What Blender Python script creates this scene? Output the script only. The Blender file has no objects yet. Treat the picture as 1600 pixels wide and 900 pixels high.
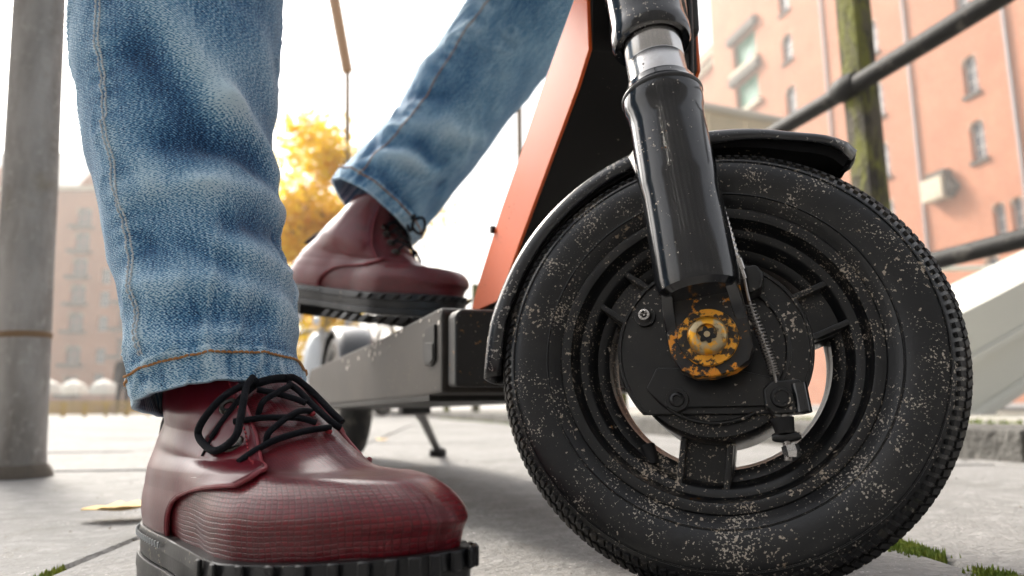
import bpy, bmesh, math, random
import numpy as np
from mathutils import Vector, Matrix, noise
from mathutils.bvhtree import BVHTree
random.seed(7)
S = bpy.context.scene
# ------------------------------------------------------------------ camera, sky, sun, exposure
F, YH, ROLL, CH = 1150.0, 636.0, math.radians(0.7), 0.1001
PT = math.atan((YH-450)/F)
FW = Vector((0, math.cos(PT), math.sin(PT)))
_u = Vector((0, -math.sin(PT), math.cos(PT))); _r = Vector((1, 0, 0))
RT = _r*math.cos(ROLL) - _u*math.sin(ROLL)
UP = _u*math.cos(ROLL) + _r*math.sin(ROLL)
CAMP = Vector((0, 0, CH))
cd = bpy.data.cameras.new('camera'); cam = bpy.data.objects.new('camera', cd)
S.collection.objects.link(cam); S.camera = cam
m3 = Matrix((RT, UP, -FW)).transposed()
cam.matrix_world = Matrix.Translation(CAMP) @ m3.to_4x4()
cd.sensor_width = 36; cd.lens = 36*F/1600; cd.clip_start = 0.01; cd.clip_end = 2000
cd.dof.use_dof = True; cd.dof.focus_distance = 0.40; cd.dof.aperture_fstop = 7.5

SUN_EL, SUN_AZ = math.radians(40), math.radians(-38)      # azimuth from +Y towards +X
w = bpy.data.worlds.new('World'); S.world = w; w.use_nodes = True
nt = w.node_tree; nt.nodes.clear()
sky = nt.nodes.new('ShaderNodeTexSky'); sky.sky_type = 'NISHITA'; sky.sun_disc = False
sky.sun_elevation = SUN_EL; sky.sun_rotation = SUN_AZ
sky.air_density = 1.0; sky.dust_density = 6.0; sky.ozone_density = 1.0
hs = nt.nodes.new('ShaderNodeHueSaturation'); hs.inputs['Saturation'].default_value = 0.3
bg = nt.nodes.new('ShaderNodeBackground'); bg.inputs['Strength'].default_value = 0.14
wo = nt.nodes.new('ShaderNodeOutputWorld')
nt.links.new(sky.outputs[0], hs.inputs['Color']); nt.links.new(hs.outputs[0], bg.inputs['Color'])
nt.links.new(bg.outputs[0], wo.inputs['Surface'])
sl = bpy.data.lights.new('sun', 'SUN'); sl.energy = 3.6; sl.angle = math.radians(12); sl.color = (1, .93, .82)
so = bpy.data.objects.new('sun', sl); S.collection.objects.link(so)
sd = Vector((math.sin(SUN_AZ)*math.cos(SUN_EL), math.cos(SUN_AZ)*math.cos(SUN_EL), math.sin(SUN_EL)))
so.rotation_euler = sd.to_track_quat('Z', 'Y').to_euler(); so.location = (-3, 8, 9)
S.view_settings.view_transform = 'Standard'; S.view_settings.look = 'None'
S.view_settings.exposure = 1.3; S.view_settings.gamma = 1.0

# ------------------------------------------------------------------ pixel helpers (photo pixels, 1600 x 900)
def ray(x, y): return (RT*((x-800)/F) - UP*((y-450)/F) + FW)
def at(x, y, D):
    v = ray(x, y); return CAMP + v*(D/v.y)
def onz(x, y, z):
    v = ray(x, y); return CAMP + v*((z-CH)/v.z)
def pix(P):
    d = Vector(P)-CAMP; z = d.dot(FW); return (800+F*d.dot(RT)/z, 450-F*d.dot(UP)/z)

# ------------------------------------------------------------------ materials
MATS = {}
def mat(name, base, rough=.6, metal=0., var=None, specks=None, bump=None, coat=0., wear=None, spec=.5, uv=False, sheen=0.):
    """var=(scale, colour2, lo, hi[, stretch]); specks=[(scale, threshold, colour)]; bump=(scale, strength, distance)"""
    if name in MATS: return MATS[name]
    m = bpy.data.materials.new(name); m.use_nodes = True; n = m.node_tree.nodes; l = m.node_tree.links
    b = n['Principled BSDF']
    b.inputs['Base Color'].default_value = (*base, 1); b.inputs['Roughness'].default_value = rough
    b.inputs['Metallic'].default_value = metal; b.inputs['Coat Weight'].default_value = coat
    b.inputs['Coat Roughness'].default_value = .12
    b.inputs['Specular IOR Level'].default_value = spec; b.inputs['Sheen Weight'].default_value = sheen
    tc = n.new('ShaderNodeTexCoord'); co = tc.outputs['UV' if uv else 'Object']
    cur = None; rcur = None
    def nz(scale, detail=4, rough_=.55, off=0):
        mp = n.new('ShaderNodeMapping'); mp.inputs['Location'].default_value = (off, off*.7, off*1.3)
        l.new(co, mp.inputs['Vector'])
        t = n.new('ShaderNodeTexNoise'); t.inputs['Scale'].default_value = scale
        t.inputs['Detail'].default_value = detail; t.inputs['Roughness'].default_value = rough_
        l.new(mp.outputs[0], t.inputs['Vector']); return t.outputs['Fac'], mp
    def ramp(src, lo, hi):
        r = n.new('ShaderNodeMapRange'); r.inputs['From Min'].default_value = lo; r.inputs['From Max'].default_value = hi
        l.new(src, r.inputs['Value']); return r.outputs[0]
    def mix(fac, a, c2):
        x = n.new('ShaderNodeMix'); x.data_type = 'RGBA'
        l.new(fac, x.inputs['Factor'])
        if a is None: x.inputs['A'].default_value = (*base, 1)
        else: l.new(a, x.inputs['A'])
        x.inputs['B'].default_value = (*c2, 1); return x.outputs['Result']
    for k, v in enumerate(var or []):
        f, mp = nz(v[0], 6, .6, k*3.1)
        if len(v) > 4: mp.inputs['Scale'].default_value = v[4]
        cur = mix(ramp(f, v[2], v[3]), cur, v[1])
    for k, v in enumerate(specks or []):
        f, mp = nz(v[0], 4, .55, 11+k*5.3); g, _ = nz(v[0]*.05, 3, .6, 23+k*2.9)
        a = n.new('ShaderNodeMath'); a.operation = 'MULTIPLY_ADD'; a.inputs[1].default_value = .62; l.new(g, a.inputs[0]); l.new(f, a.inputs[2])
        fac = ramp(a.outputs[0], v[1]+.135, v[1]+.165)
        cur = mix(fac, cur, v[2])
        x = n.new('ShaderNodeMix'); l.new(fac, x.inputs['Factor'])
        if rcur is None: x.inputs['A'].default_value = rough
        else: l.new(rcur, x.inputs['A'])
        x.inputs['B'].default_value = .9; rcur = x.outputs['Result']
    if cur is not None: l.new(cur, b.inputs['Base Color'])
    if rcur is not None: l.new(rcur, b.inputs['Roughness'])
    if bump:
        f, _ = nz(bump[0], 5, .6, 41)
        bp = n.new('ShaderNodeBump'); bp.inputs['Strength'].default_value = bump[1]; bp.inputs['Distance'].default_value = bump[2]
        l.new(f, bp.inputs['Height']); l.new(bp.outputs[0], b.inputs['Normal'])
    MATS[name] = m; return m

DUST = (.42, .36, .29)
RUBBER = mat('rubber_dusty', (.006, .007, .0085), .34, spec=.5, var=[(28, (.026, .025, .024), .5, .85)], specks=[(420, .85, DUST), (800, .815, (.5, .45, .38)), (180, .90, (.3, .24, .17))], bump=(500, .3, .0006))
RUBBER_CLEAN = mat('rubber_tread', (.012, .012, .013), .65, spec=.3, var=[(60, (.10, .087, .068), .52, .75)])
RIM = mat('rim_black', (.005, .0058, .007), .30, spec=.5, var=[(22, (.07, .055, .035), .62, .8)], specks=[(520, .835, DUST), (800, .83, DUST), (110, .90, (.22, .1, .03))], bump=(300, .2, .0004))
PAINT = mat('fork_black', (.004, .005, .007), .16, coat=.6, var=[(14, (.012, .012, .013), .5, .75)], specks=[(460, .868, (.62, .55, .46)), (200, .93, (.5, .2, .03))])
BLACKP = mat('plate_black', (.005, .0056, .0066), .30, spec=.5, var=[(30, (.022, .021, .019), .5, .8)], specks=[(420, .835, (.5, .44, .37))], bump=(240, .25, .0005))
NECKB = mat('neck_black', (.009, .0083, .0075), .5, spec=.3, specks=[(300, .93, (.3, .25, .2))], bump=(400, .15, .0003))
DECKM = mat('deck_grey', (.022, .019, .016), .45, spec=.28, var=[(9, (.045, .037, .03), .4, .7)], specks=[(150, .92, (.5, .45, .4)), (400, .90, (.4, .33, .25))], bump=(200, .2, .0005))
DECKF = mat('deck_front_dark', (.012, .011, .01), .55, specks=[(160, .88, (.28, .14, .05)), (400, .87, (.35, .3, .24))], bump=(150, .4, .001))
ORANGE = mat('orange_paint', (.72, .12, .02), .42, spec=.3, coat=.06, var=[(6, (.62, .11, .03), .4, .7)], specks=[(300, .90, (.25, .08, .03))])
CHROME = mat('bright_steel', (.62, .61, .60), .22, 1., var=[(40, (.45, .42, .38), .5, .8)], specks=[(260, .88, (.12, .1, .08))])
STEELD = mat('dull_steel', (.33, .31, .29), .35, 1., specks=[(400, .8, (.1, .07, .04))])
RUST = mat('rusty_yellow_metal', (.88, .40, .03), .5, .1, var=[(260, (.05, .03, .015), .50, .56), (90, (.015, .012, .01), .50, .54), (400, (.9, .55, .12), .62, .7)], bump=(300, .5, .0006))
BOLTM = mat('tarnished_yellow_bolt', (.50, .40, .24), .38, .7, var=[(120, (.85, .40, .03), .48, .56), (200, (.10, .06, .03), .58, .66)], bump=(300, .4, .0005))
REFLDARK = mat('dark_reflection_wall', (.075, .076, .08), .85, var=[(.5, (.055, .055, .06), .4, .7)])  # dark wall of the added unseen building, there to be reflected
WORN = mat('worn_bracket', (.012, .012, .013), .3, var=[(75, (.80, .30, .02), .54, .57), (190, (.02, .016, .012), .52, .57)], specks=[(400, .88, DUST)], bump=(200, .3, .0006))
FENDER = mat('fender_black', (.012, .013, .016), .28, coat=.3, specks=[(420, .86, (.4, .38, .35))], var=[(10, (.03, .032, .038), .45, .8)])
UNDERSHADE = mat('fender_underside_shade', (.006, .006, .0065), .95, spec=.08, specks=[(400, .90, (.2, .17, .13))])  # near-black matte colour for shade under the fender, with real dust specks
CABLE = mat('cable_black', (.012, .012, .013), .4)
LEATHER = mat('burgundy_leather', (.10, .003, .010), .30, spec=.4, var=[(16, (.13, .0045, .013), .4, .75), (60, (.045, .002, .006), .58, .8), (240, (.065, .003, .008), .55, .75)], bump=(500, .18, .0004), coat=.12)
PIPING = mat('burgundy_piping', (.24, .03, .042), .38, var=[(50, (.15, .015, .02), .5, .75)])
SOLE = mat('sole_black', (.006, .0066, .008), .38, spec=.4, var=[(40, (.018, .018, .019), .5, .8)], specks=[(420, .89, (.4, .36, .3))], bump=(250, .25, .0005))
LACE = mat('lace_black', (.004, .0048, .008), .85, spec=.2, bump=(900, .8, .0006))
THREADW = mat('thread_pale', (.55, .58, .60), .8)
THREADO = mat('thread_orange', (.42, .20, .07), .8)
THREADR = mat('thread_red', (.30, .02, .03), .7)
TRIMB = mat('boot_pull_black', (.012, .01, .011), .7)
SLAB = mat('slab_concrete', (.205, .20, .194), .85, var=[(3.2, (.145, .141, .136), .4, .7), (45, (.26, .255, .247), .48, .72), (11, (.125, .118, .108), .56, .78), (130, (.15, .145, .138), .55, .7)], specks=[(300, .885, (.16, .145, .12)), (420, .88, (.55, .53, .5))], bump=(150, .9, .004))
JOINT = mat('joint_soil', (.05, .045, .036), .95, var=[(40, (.13, .12, .10), .45, .7)], bump=(120, .8, .004))
KERB = mat('kerb_granite', (.12, .115, .105), .85, var=[(14, (.05, .047, .042), .45, .7), (30, (.3, .28, .25), .62, .8)], bump=(60, .9, .012))
LEDGE = mat('ledge_stone', (.33, .31, .28), .9, var=[(5, (.24, .25, .14), .5, .75)], bump=(60, .6, .01))
MOSS = mat('moss', (.13, .19, .025), .95, var=[(90, (.26, .28, .04), .45, .7)])
LEAFY = mat('leaf_yellow', (.62, .36, .035), .7, var=[(3, (.72, .50, .06), .4, .7), (9, (.45, .20, .02), .6, .8)])
def leaf_mat():
    m = mat('leaf_yellow_tree', (.80, .56, .03), .6, var=[(3, (.85, .66, .06), .4, .7), (9, (.62, .34, .02), .6, .8)])
    n = m.node_tree.nodes; l = m.node_tree.links; b = n['Principled BSDF']; o = n['Material Output']
    t = n.new('ShaderNodeBsdfTranslucent'); x = n.new('ShaderNodeMixShader'); x.inputs[0].default_value = .55
    l.new(b.inputs['Base Color'].links[0].from_socket, t.inputs['Color']); l.new(b.outputs[0], x.inputs[1]); l.new(t.outputs[0], x.inputs[2]); l.new(x.outputs[0], o.inputs['Surface'])
    return m
LEAFT = leaf_mat()
LEAFD = mat('leaf_dry', (.66, .44, .14), .75, var=[(60, (.45, .25, .07), .5, .75)])
BARK = mat('bark', (.11, .085, .065), .9, bump=(30, .6, .02))
BARKP = mat('bark_pale', (.22, .19, .16), .9, bump=(30, .6, .02))
POSTG = mat('grey_weathered_post', (.36, .34, .32), .75, var=[(18, (.17, .155, .14), .42, .66, (1, 1, .25)), (60, (.42, .40, .37), .55, .75), (7, (.22, .19, .14), .6, .75)], bump=(90, .5, .004))
POSTM = mat('mossy_post', (.095, .082, .06), .9, var=[(13, (.16, .165, .028), .45, .58, (1, 1, .4)), (34, (.035, .03, .024), .47, .62, (1, 1, .3)), (60, (.3, .28, .2), .66, .8)], bump=(60, .9, .012))
RAIL = mat('rail_black_iron', (.012, .0115, .011), .65, 0, spec=.25, var=[(26, (.10, .09, .08), .58, .74)], bump=(80, .5, .004))
WHITEM = mat('white_painted_steel', (.66, .66, .60), .6, var=[(3, (.52, .53, .45), .5, .75)], bump=(20, .15, .004))
CREAM = mat('cream_panel', (.62, .52, .36), .7, var=[(2, (.52, .45, .31), .45, .7)])
CREAMC = mat('cream_coping', (.60, .55, .46), .7)
SANDST = mat('sandstone_block', (.50, .44, .33), .85, var=[(2, (.32, .27, .2), .5, .7)])
DARKST = mat('dark_stone', (.07, .06, .05), .85)
GLASSP = mat('window_glass_pale', (.12, .14, .17), .12, spec=.6)
GLASSD = mat('window_glass_dark', (.05, .055, .06), .08, spec=.9)
FRAMEW = mat('window_frame_white', (.6, .6, .57), .6)
FRAMER = mat('window_frame_red', (.28, .07, .05), .6)
GLASSG = mat('green_glass', (.04, .22, .13), .3, var=[(1.2, (.16, .36, .27), .5, .7)], spec=.3)
COPPER = mat('green_copper', (.12, .30, .22), .6, var=[(2, (.30, .42, .34), .45, .65)])
SLATE = mat('slate_roof', (.22, .22, .23), .6, var=[(.8, (.3, .3, .3), .4, .7)])
GUTTER = mat('gutter_zinc', (.32, .33, .35), .5, .4)
MUDBR = mat('brown_painted_metal', (.20, .13, .07), .6)
LAMPO = mat('mast_orange_brown', (.38, .20, .08), .6)
YELLOWP = mat('barrier_yellow', (.50, .34, .08), .6, var=[(2, (.3, .22, .1), .5, .7)])
CLOTHD = mat('dark_cloth', (.018, .02, .028), .85, sheen=.2)
SKIN = mat('skin', (.45, .27, .19), .55)
HAIR = mat('hair_dark', (.03, .02, .015), .6)
MOPW = mat('moped_white', (.62, .66, .70), .3, coat=.4)
CANVAS = mat('parasol_canvas', (.66, .64, .58), .85)

def brick_mat(name, c1, c2, mortar, sx=1.0):
    m = bpy.data.materials.new(name); m.use_nodes = True; n = m.node_tree.nodes; l = m.node_tree.links
    b = n['Principled BSDF']; b.inputs['Roughness'].default_value = .9
    tc = n.new('ShaderNodeTexCoord')
    t = n.new('ShaderNodeTexBrick'); t.inputs['Scale'].default_value = sx
    t.inputs['Color1'].default_value = (*c1, 1); t.inputs['Color2'].default_value = (*c2, 1); t.inputs['Mortar'].default_value = (*mortar, 1)
    t.inputs['Brick Width'].default_value = .26; t.inputs['Row Height'].default_value = .08; t.inputs['Mortar Size'].default_value = .008
    l.new(tc.outputs['UV'], t.inputs['Vector'])
    z = n.new('ShaderNodeTexNoise'); z.inputs['Scale'].default_value = .35; z.inputs['Detail'].default_value = 7; z.inputs['Roughness'].default_value = .65
    l.new(tc.outputs['UV'], z.inputs['Vector'])
    r = n.new('ShaderNodeMapRange'); r.inputs['From Min'].default_value = .35; r.inputs['From Max'].default_value = .7
    l.new(z.outputs['Fac'], r.inputs['Value'])
    x = n.new('ShaderNodeMix'); x.data_type = 'RGBA'; x.blend_type = 'MULTIPLY'; x.inputs['B'].default_value = (.78, .72, .68, 1)
    l.new(r.outputs[0], x.inputs['Factor']); l.new(t.outputs['Color'], x.inputs['A']); l.new(x.outputs['Result'], b.inputs['Base Color'])
    MATS[name] = m; return m
BRICK = brick_mat('brick_red_facade', (.47, .165, .075), (.38, .12, .055), (.42, .30, .22))
BRICK2 = brick_mat('brick_orange_facade', (.47, .18, .085), (.39, .14, .065), (.42, .32, .24))

def croc_mat():
    m = bpy.data.materials.new('croc_leather'); m.use_nodes = True; n = m.node_tree.nodes; l = m.node_tree.links
    b = n['Principled BSDF']; b.inputs['Roughness'].default_value = .30; b.inputs['Specular IOR Level'].default_value = .42; b.inputs['Coat Weight'].default_value = .08; b.inputs['Coat Roughness'].default_value = .22
    tc = n.new('ShaderNodeTexCoord'); nz = n.new('ShaderNodeTexNoise'); nz.inputs['Scale'].default_value = 38; nz.inputs['Detail'].default_value = 3
    l.new(tc.outputs['UV'], nz.inputs['Vector'])
    s = n.new('ShaderNodeVectorMath'); s.operation = 'SUBTRACT'; s.inputs[1].default_value = (.5, .5, .5); l.new(nz.outputs['Color'], s.inputs[0])
    k = n.new('ShaderNodeVectorMath'); k.operation = 'SCALE'; k.inputs['Scale'].default_value = .0040; l.new(s.outputs[0], k.inputs[0])
    a = n.new('ShaderNodeVectorMath'); l.new(tc.outputs['UV'], a.inputs[0]); l.new(k.outputs[0], a.inputs[1])
    br = n.new('ShaderNodeTexBrick'); br.offset = 0.; br.inputs['Scale'].default_value = 1
    br.inputs['Brick Width'].default_value = .0029; br.inputs['Row Height'].default_value = .0024
    br.inputs['Mortar Size'].default_value = .00038; br.inputs['Mortar Smooth'].default_value = .6
    br.inputs['Color1'].default_value = (.17, .0045, .012, 1); br.inputs['Color2'].default_value = (.11, .004, .010, 1); br.inputs['Mortar'].default_value = (.075, .0025, .006, 1)
    l.new(a.outputs[0], br.inputs['Vector'])
    z2 = n.new('ShaderNodeTexNoise'); z2.inputs['Scale'].default_value = 22; z2.inputs['Detail'].default_value = 5; l.new(tc.outputs['UV'], z2.inputs['Vector'])
    mr = n.new('ShaderNodeMapRange'); mr.inputs['From Min'].default_value = .4; mr.inputs['From Max'].default_value = .75; l.new(z2.outputs['Fac'], mr.inputs['Value'])
    mx = n.new('ShaderNodeMix'); mx.data_type = 'RGBA'; mx.blend_type = 'MULTIPLY'; mx.inputs['B'].default_value = (.55, .5, .6, 1)
    l.new(mr.outputs[0], mx.inputs['Factor']); l.new(br.outputs['Color'], mx.inputs['A']); l.new(mx.outputs['Result'], b.inputs['Base Color'])
    inv = n.new('ShaderNodeMath'); inv.operation = 'SUBTRACT'; inv.inputs[0].default_value = 1; l.new(br.outputs['Fac'], inv.inputs[1])
    bp = n.new('ShaderNodeBump'); bp.inputs['Strength'].default_value = .55; bp.inputs['Distance'].default_value = .0012
    l.new(inv.outputs[0], bp.inputs['Height']); l.new(bp.outputs[0], b.inputs['Normal'])
    return m
CROC = croc_mat()

def denim_mat():
    m = bpy.data.materials.new('denim'); m.use_nodes = True; n = m.node_tree.nodes; l = m.node_tree.links
    b = n['Principled BSDF']; b.inputs['Roughness'].default_value = .9; b.inputs['Sheen Weight'].default_value = .25; b.inputs['Specular IOR Level'].default_value = .2
    tc = n.new('ShaderNodeTexCoord'); at_ = n.new('ShaderNodeAttribute'); at_.attribute_name = 'fade_shade'
    def nzr(scale, sc, rot, detail=2):
        mp = n.new('ShaderNodeMapping'); mp.inputs['Rotation'].default_value = (0, 0, rot); mp.inputs['Scale'].default_value = sc
        l.new(tc.outputs['UV'], mp.inputs['Vector']); t = n.new('ShaderNodeTexNoise'); t.inputs['Scale'].default_value = scale; t.inputs['Detail'].default_value = detail
        l.new(mp.outputs[0], t.inputs['Vector']); return t.outputs['Fac']
    tw = nzr(1500, (.42, 1, 1), .8, 1)          # twill streaks
    sl_ = nzr(700, (1, .05, 1), 0)           # vertical slubs
    big = nzr(26, (1, .6, 1), 0, 5)
    def madd(x, k, add):
        q = n.new('ShaderNodeMath'); q.operation = 'MULTIPLY_ADD'; q.inputs[1].default_value = k; l.new(x, q.inputs[0])
        if isinstance(add, float): q.inputs[2].default_value = add
        else: l.new(add, q.inputs[2])
        return q.outputs[0]
    v = madd(tw, 2.1, -2.1*.5 - .5*.5 - .45*.5 - .03)
    wm_ = n.new('ShaderNodeMapping'); wm_.inputs['Rotation'].default_value = (0, 0, .85); l.new(tc.outputs['UV'], wm_.inputs['Vector'])
    wv = n.new('ShaderNodeTexWave'); wv.inputs['Scale'].default_value = 230; wv.inputs['Distortion'].default_value = 2.5; wv.inputs['Detail'].default_value = 2; l.new(wm_.outputs[0], wv.inputs['Vector'])
    v = madd(wv.outputs['Fac'], .28, v)
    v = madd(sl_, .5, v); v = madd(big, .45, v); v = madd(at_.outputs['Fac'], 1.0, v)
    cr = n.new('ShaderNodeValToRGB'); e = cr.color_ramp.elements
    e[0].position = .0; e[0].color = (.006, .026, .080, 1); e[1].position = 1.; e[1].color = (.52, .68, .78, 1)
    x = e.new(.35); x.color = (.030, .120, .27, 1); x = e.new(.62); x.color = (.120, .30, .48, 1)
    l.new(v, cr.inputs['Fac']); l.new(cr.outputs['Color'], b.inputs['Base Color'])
    bp = n.new('ShaderNodeBump'); bp.inputs['Strength'].default_value = .5; bp.inputs['Distance'].default_value = .0007
    l.new(tw, bp.inputs['Height']); l.new(bp.outputs[0], b.inputs['Normal'])
    return m
DENIM = denim_mat()

# ------------------------------------------------------------------ mesh helpers
class MB:
    def __init__(s): s.v = []; s.f = []; s.uv = None
    def add(s, vs, fs):
        o = len(s.v); s.v += [Vector(p) for p in vs]; s.f += [tuple(i+o for i in f) for f in fs]; return s
    def box(s, c, size, M=None):
        a, b, d = (size[0]/2, size[1]/2, size[2]/2); c = Vector(c)
        vs = [Vector((x, y, z)) for x in (-a, a) for y in (-b, b) for z in (-d, d)]
        vs = [(M @ v if M else v)+c for v in vs]
        return s.add(vs, [(0, 1, 3, 2), (4, 6, 7, 5), (0, 4, 5, 1), (2, 3, 7, 6), (0, 2, 6, 4), (1, 5, 7, 3)])
    def tube(s, pts, r, n=12, cap=True, closed=False):
        pts = [Vector(p) for p in pts]; N = len(pts)
        rs = r if isinstance(r, (list, tuple)) else [r]*N
        vs = []; ref = None
        for i, p in enumerate(pts):
            t = ((pts[(i+1) % N]-pts[i-1]) if closed else (pts[min(i+1, N-1)]-pts[max(i-1, 0)])).normalized()
            if ref is None: ref = t.orthogonal().normalized()
            ref = (ref-t*ref.dot(t))
            ref = ref.normalized() if ref.length > 1e-6 else t.orthogonal().normalized()
            q = t.cross(ref)
            vs += [p+rs[i]*(ref*math.cos(2*math.pi*k/n)+q*math.sin(2*math.pi*k/n)) for k in range(n)]
        fs = []
        for i in range(N if closed else N-1):
            j = (i+1) % N
            fs += [(i*n+k, i*n+(k+1) % n, j*n+(k+1) % n, j*n+k) for k in range(n)]
        if cap and not closed: fs += [tuple(range(n))[::-1], tuple((N-1)*n+k for k in range(n))]
        return s.add(vs, fs)
    def lathe(s, prof, o, ax, n=48, a0=0., a1=2*math.pi, closed_prof=False, e1=None):
        """prof: list of (radius, distance along axis)"""
        o = Vector(o); ax = Vector(ax).normalized(); e1 = Vector(e1) if e1 else ax.orthogonal().normalized(); e2 = ax.cross(e1)
        full = abs(a1-a0-2*math.pi) < 1e-6; m = len(prof); cnt = n if full else n+1; vs = []
        for i in range(cnt):
            a = a0+(a1-a0)*i/n; d = e1*math.cos(a)+e2*math.sin(a)
            vs += [o+ax*h+d*r for r, h in prof]
        fs = []
        for i in range(n):
            j = (i+1) % cnt
            fs += [(i*m+k, j*m+k, j*m+(k+1) % m, i*m+(k+1) % m) for k in range(m if closed_prof else m-1)]
        return s.add(vs, fs)
    def prism(s, poly, vec):
        n = len(poly); vec = Vector(vec); poly = [Vector(p) for p in poly]
        vs = poly+[p+vec for p in poly]
        return s.add(vs, [tuple(range(n))[::-1], tuple(range(n, 2*n))]+[(i, (i+1) % n, n+(i+1) % n, n+i) for i in range(n)])
    def grid(s, rows, closed=False):
        n = len(rows[0]); vs = [p for r in rows for p in r]; fs = []
        for i in range(len(rows)-1):
            fs += [(i*n+k, i*n+(k+1) % n, (i+1)*n+(k+1) % n, (i+1)*n+k) for k in range(n if closed else n-1)]
        return s.add(vs, fs)
    def build(s, name, material, parent=None, smooth=False, bevel=0., origin=None, uv=None, kind=None, angle=40, solid=0., label=None, segs=2):
        o_ = Vector(origin) if origin is not None else (ROOTS.get(parent.name, Vector()) if parent else Vector())
        me = bpy.data.meshes.new(name); me.from_pydata([tuple(v-o_) for v in s.v], [], s.f); me.update()
        bm = bmesh.new(); bm.from_mesh(me); bmesh.ops.recalc_face_normals(bm, faces=bm.faces)
        if bevel:
            ed = [e for e in bm.edges if len(e.link_faces) == 2 and e.calc_face_angle(0) > .6]
            bmesh.ops.bevel(bm, geom=ed, offset=bevel, segments=segs, affect='EDGES', clamp_overlap=True, profile=.5)
        bm.to_mesh(me); bm.free()
        if uv is not None:
            ul = me.uv_layers.new(name='UVMap')
            for lp in me.loops: ul.data[lp.index].uv = uv[lp.vertex_index]
        me.materials.append(material)
        ob = bpy.data.objects.new(name, me); S.collection.objects.link(ob)
        if parent is not None:
            ob.parent = parent; ROOTS[ob.name] = o_
        else:
            ob.location = o_; ROOTS[ob.name] = o_
        if smooth or bevel:
            me.polygons.foreach_set('use_smooth', [True]*len(me.polygons))
            me.set_sharp_from_angle(angle=math.radians(angle)) if hasattr(me, 'set_sharp_from_angle') else None
        if bevel:
            wn_ = ob.modifiers.new('weighted', 'WEIGHTED_NORMAL'); wn_.keep_sharp = True
        if solid:
            md = ob.modifiers.new('thickness', 'SOLIDIFY'); md.thickness = solid; md.offset = 0
        if kind: ob['kind'] = kind
        if label: ob['label'] = label
        return ob
ROOTS = {}
def thing(name, label, cat, loc=(0, 0, 0), group=None):
    o = bpy.data.objects.new(name, None); S.collection.objects.link(o); o.location = loc; o.empty_display_size = .05
    ROOTS[o.name] = Vector(loc); o['label'] = label; o['category'] = cat
    if group: o['group'] = group
    return o
def tag(o, label, cat, group=None):
    o['label'] = label; o['category'] = cat
    if group: o['group'] = group
    return o
def spl(pts, n):
    """Catmull-Rom through points"""
    P = [Vector(p) for p in pts]; P = [P[0]*2-P[1]]+P+[P[-1]*2-P[-2]]; out = []
    for i in range(1, len(P)-2):
        for k in range(n):
            t = k/n; a, b, c, d = P[i-1:i+3]
            out.append(.5*((2*b)+(c-a)*t+(2*a-5*b+4*c-d)*t*t+(3*b-a-3*c+d)*t**3))
    return out+[P[-2]]
def lerp(a, b, t): return a+(b-a)*t
def interp(x, xs, ys):
    if x <= xs[0]: return ys[0]
    for i in range(1, len(xs)):
        if x <= xs[i]: return ys[i-1]+(ys[i]-ys[i-1])*(x-xs[i-1])/(xs[i]-xs[i-1])
    return ys[-1]

HAZE = .0030
# ================================================================== THE SETTING
def struct(o): o['kind'] = 'structure'; return o
pave = struct(MB().add([(-400, -60, -.014), (400, -60, -.014), (400, 900, -.014), (-400, 900, -.014)], [(0, 1, 2, 3)]).build('pavement', JOINT))
FAR = struct(MB().add([(-400, 10.3, -.004), (400, 10.3, -.004), (400, 900, -.004), (-400, 900, -.004)], [(0, 1, 2, 3)]).build('square', SLAB))
KP, KD, KN = Vector((.818, 1.212, 0)), Vector((-.25, 1, 0)).normalized(), Vector((1, .25, 0)).normalized()
def kerbx(Y): return .818 - .25*(Y-1.212)
offs = {-1: .0, 0: .45, 1: -.12}
for i in range(-9, 4):
    off = offs.get(i, random.choice((0, .45, .2, -.3)))
    x0 = .27+(i-1)*.565
    for j in range(-3, 11):
        ya = 1.3+off*(i != 0)+(j-1)*.9; yb = ya+.9
        if ya > 10.2: continue
        g = .0055
        def cx(side, Y): return x0+side*.565-.08*(Y-.5)
        if cx(0, yb) > kerbx(yb)+.25: continue
        c = [(cx(0, ya)+g, ya+g), (cx(1, ya)-g, ya+g+.03), (cx(1, yb)-g, yb-g+.03), (cx(0, yb)+g, yb-g)]
        dz = random.uniform(-.0012, .0012); jit = lambda: random.uniform(-.0025, .0025)
        zz = [dz+random.uniform(-.0008, .0008) for _ in range(4)]
        mb = MB(); cc = [(a+jit(), b+jit()) for a, b in c]
        b_ = .003
        cxm = sum(a for a, b in cc)/4; cym = sum(b for a, b in cc)/4
        inn = [(a+(b_ if a < cxm else -b_), b+(b_ if b < cym else -b_)) for a, b in cc]
        vs = [(a, b, -.02) for a, b in cc]+[(a, b, z-.003) for (a, b), z in zip(cc, zz)]+[(a, b, z) for (a, b), z in zip(inn, zz)]
        mb.add(vs, [(k, (k+1) % 4, 4+(k+1) % 4, 4+k) for k in range(4)]+[(4+k, 4+(k+1) % 4, 8+(k+1) % 4, 8+k) for k in range(4)]+[(8, 9, 10, 11)])
        mb.build('paving_slab', SLAB, pave)
kerb = thing('kerb', 'low dark weathered kerb running along the foot of the iron railing', 'kerb', tuple(KP))
for k in range(-3, 13):
    L_ = .98
    o = KP+KD*(k*1.0)+Vector((0, 0, 0)); hz = .058+random.uniform(-.004, .004)
    v = [o, o+KD*L_, o+KD*L_+KN*.22, o+KN*.22]
    bot = [p+Vector((0, 0, -.015)) for p in v]; top = [p+Vector((0, 0, hz)) for p in v]
    MB().prism(bot, (0, 0, hz+.015)).build('kerb_stone', KERB, kerb, bevel=.008)
led = [KP+KN*.225-KD*3, KP+KN*.225+KD*13, KP+KN*2.2+KD*13, KP+KN*2.2-KD*3]
struct(MB().prism([p+Vector((0, 0, -.015)) for p in led], (0, 0, .063)).build('quay_ledge', LEDGE))

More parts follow.
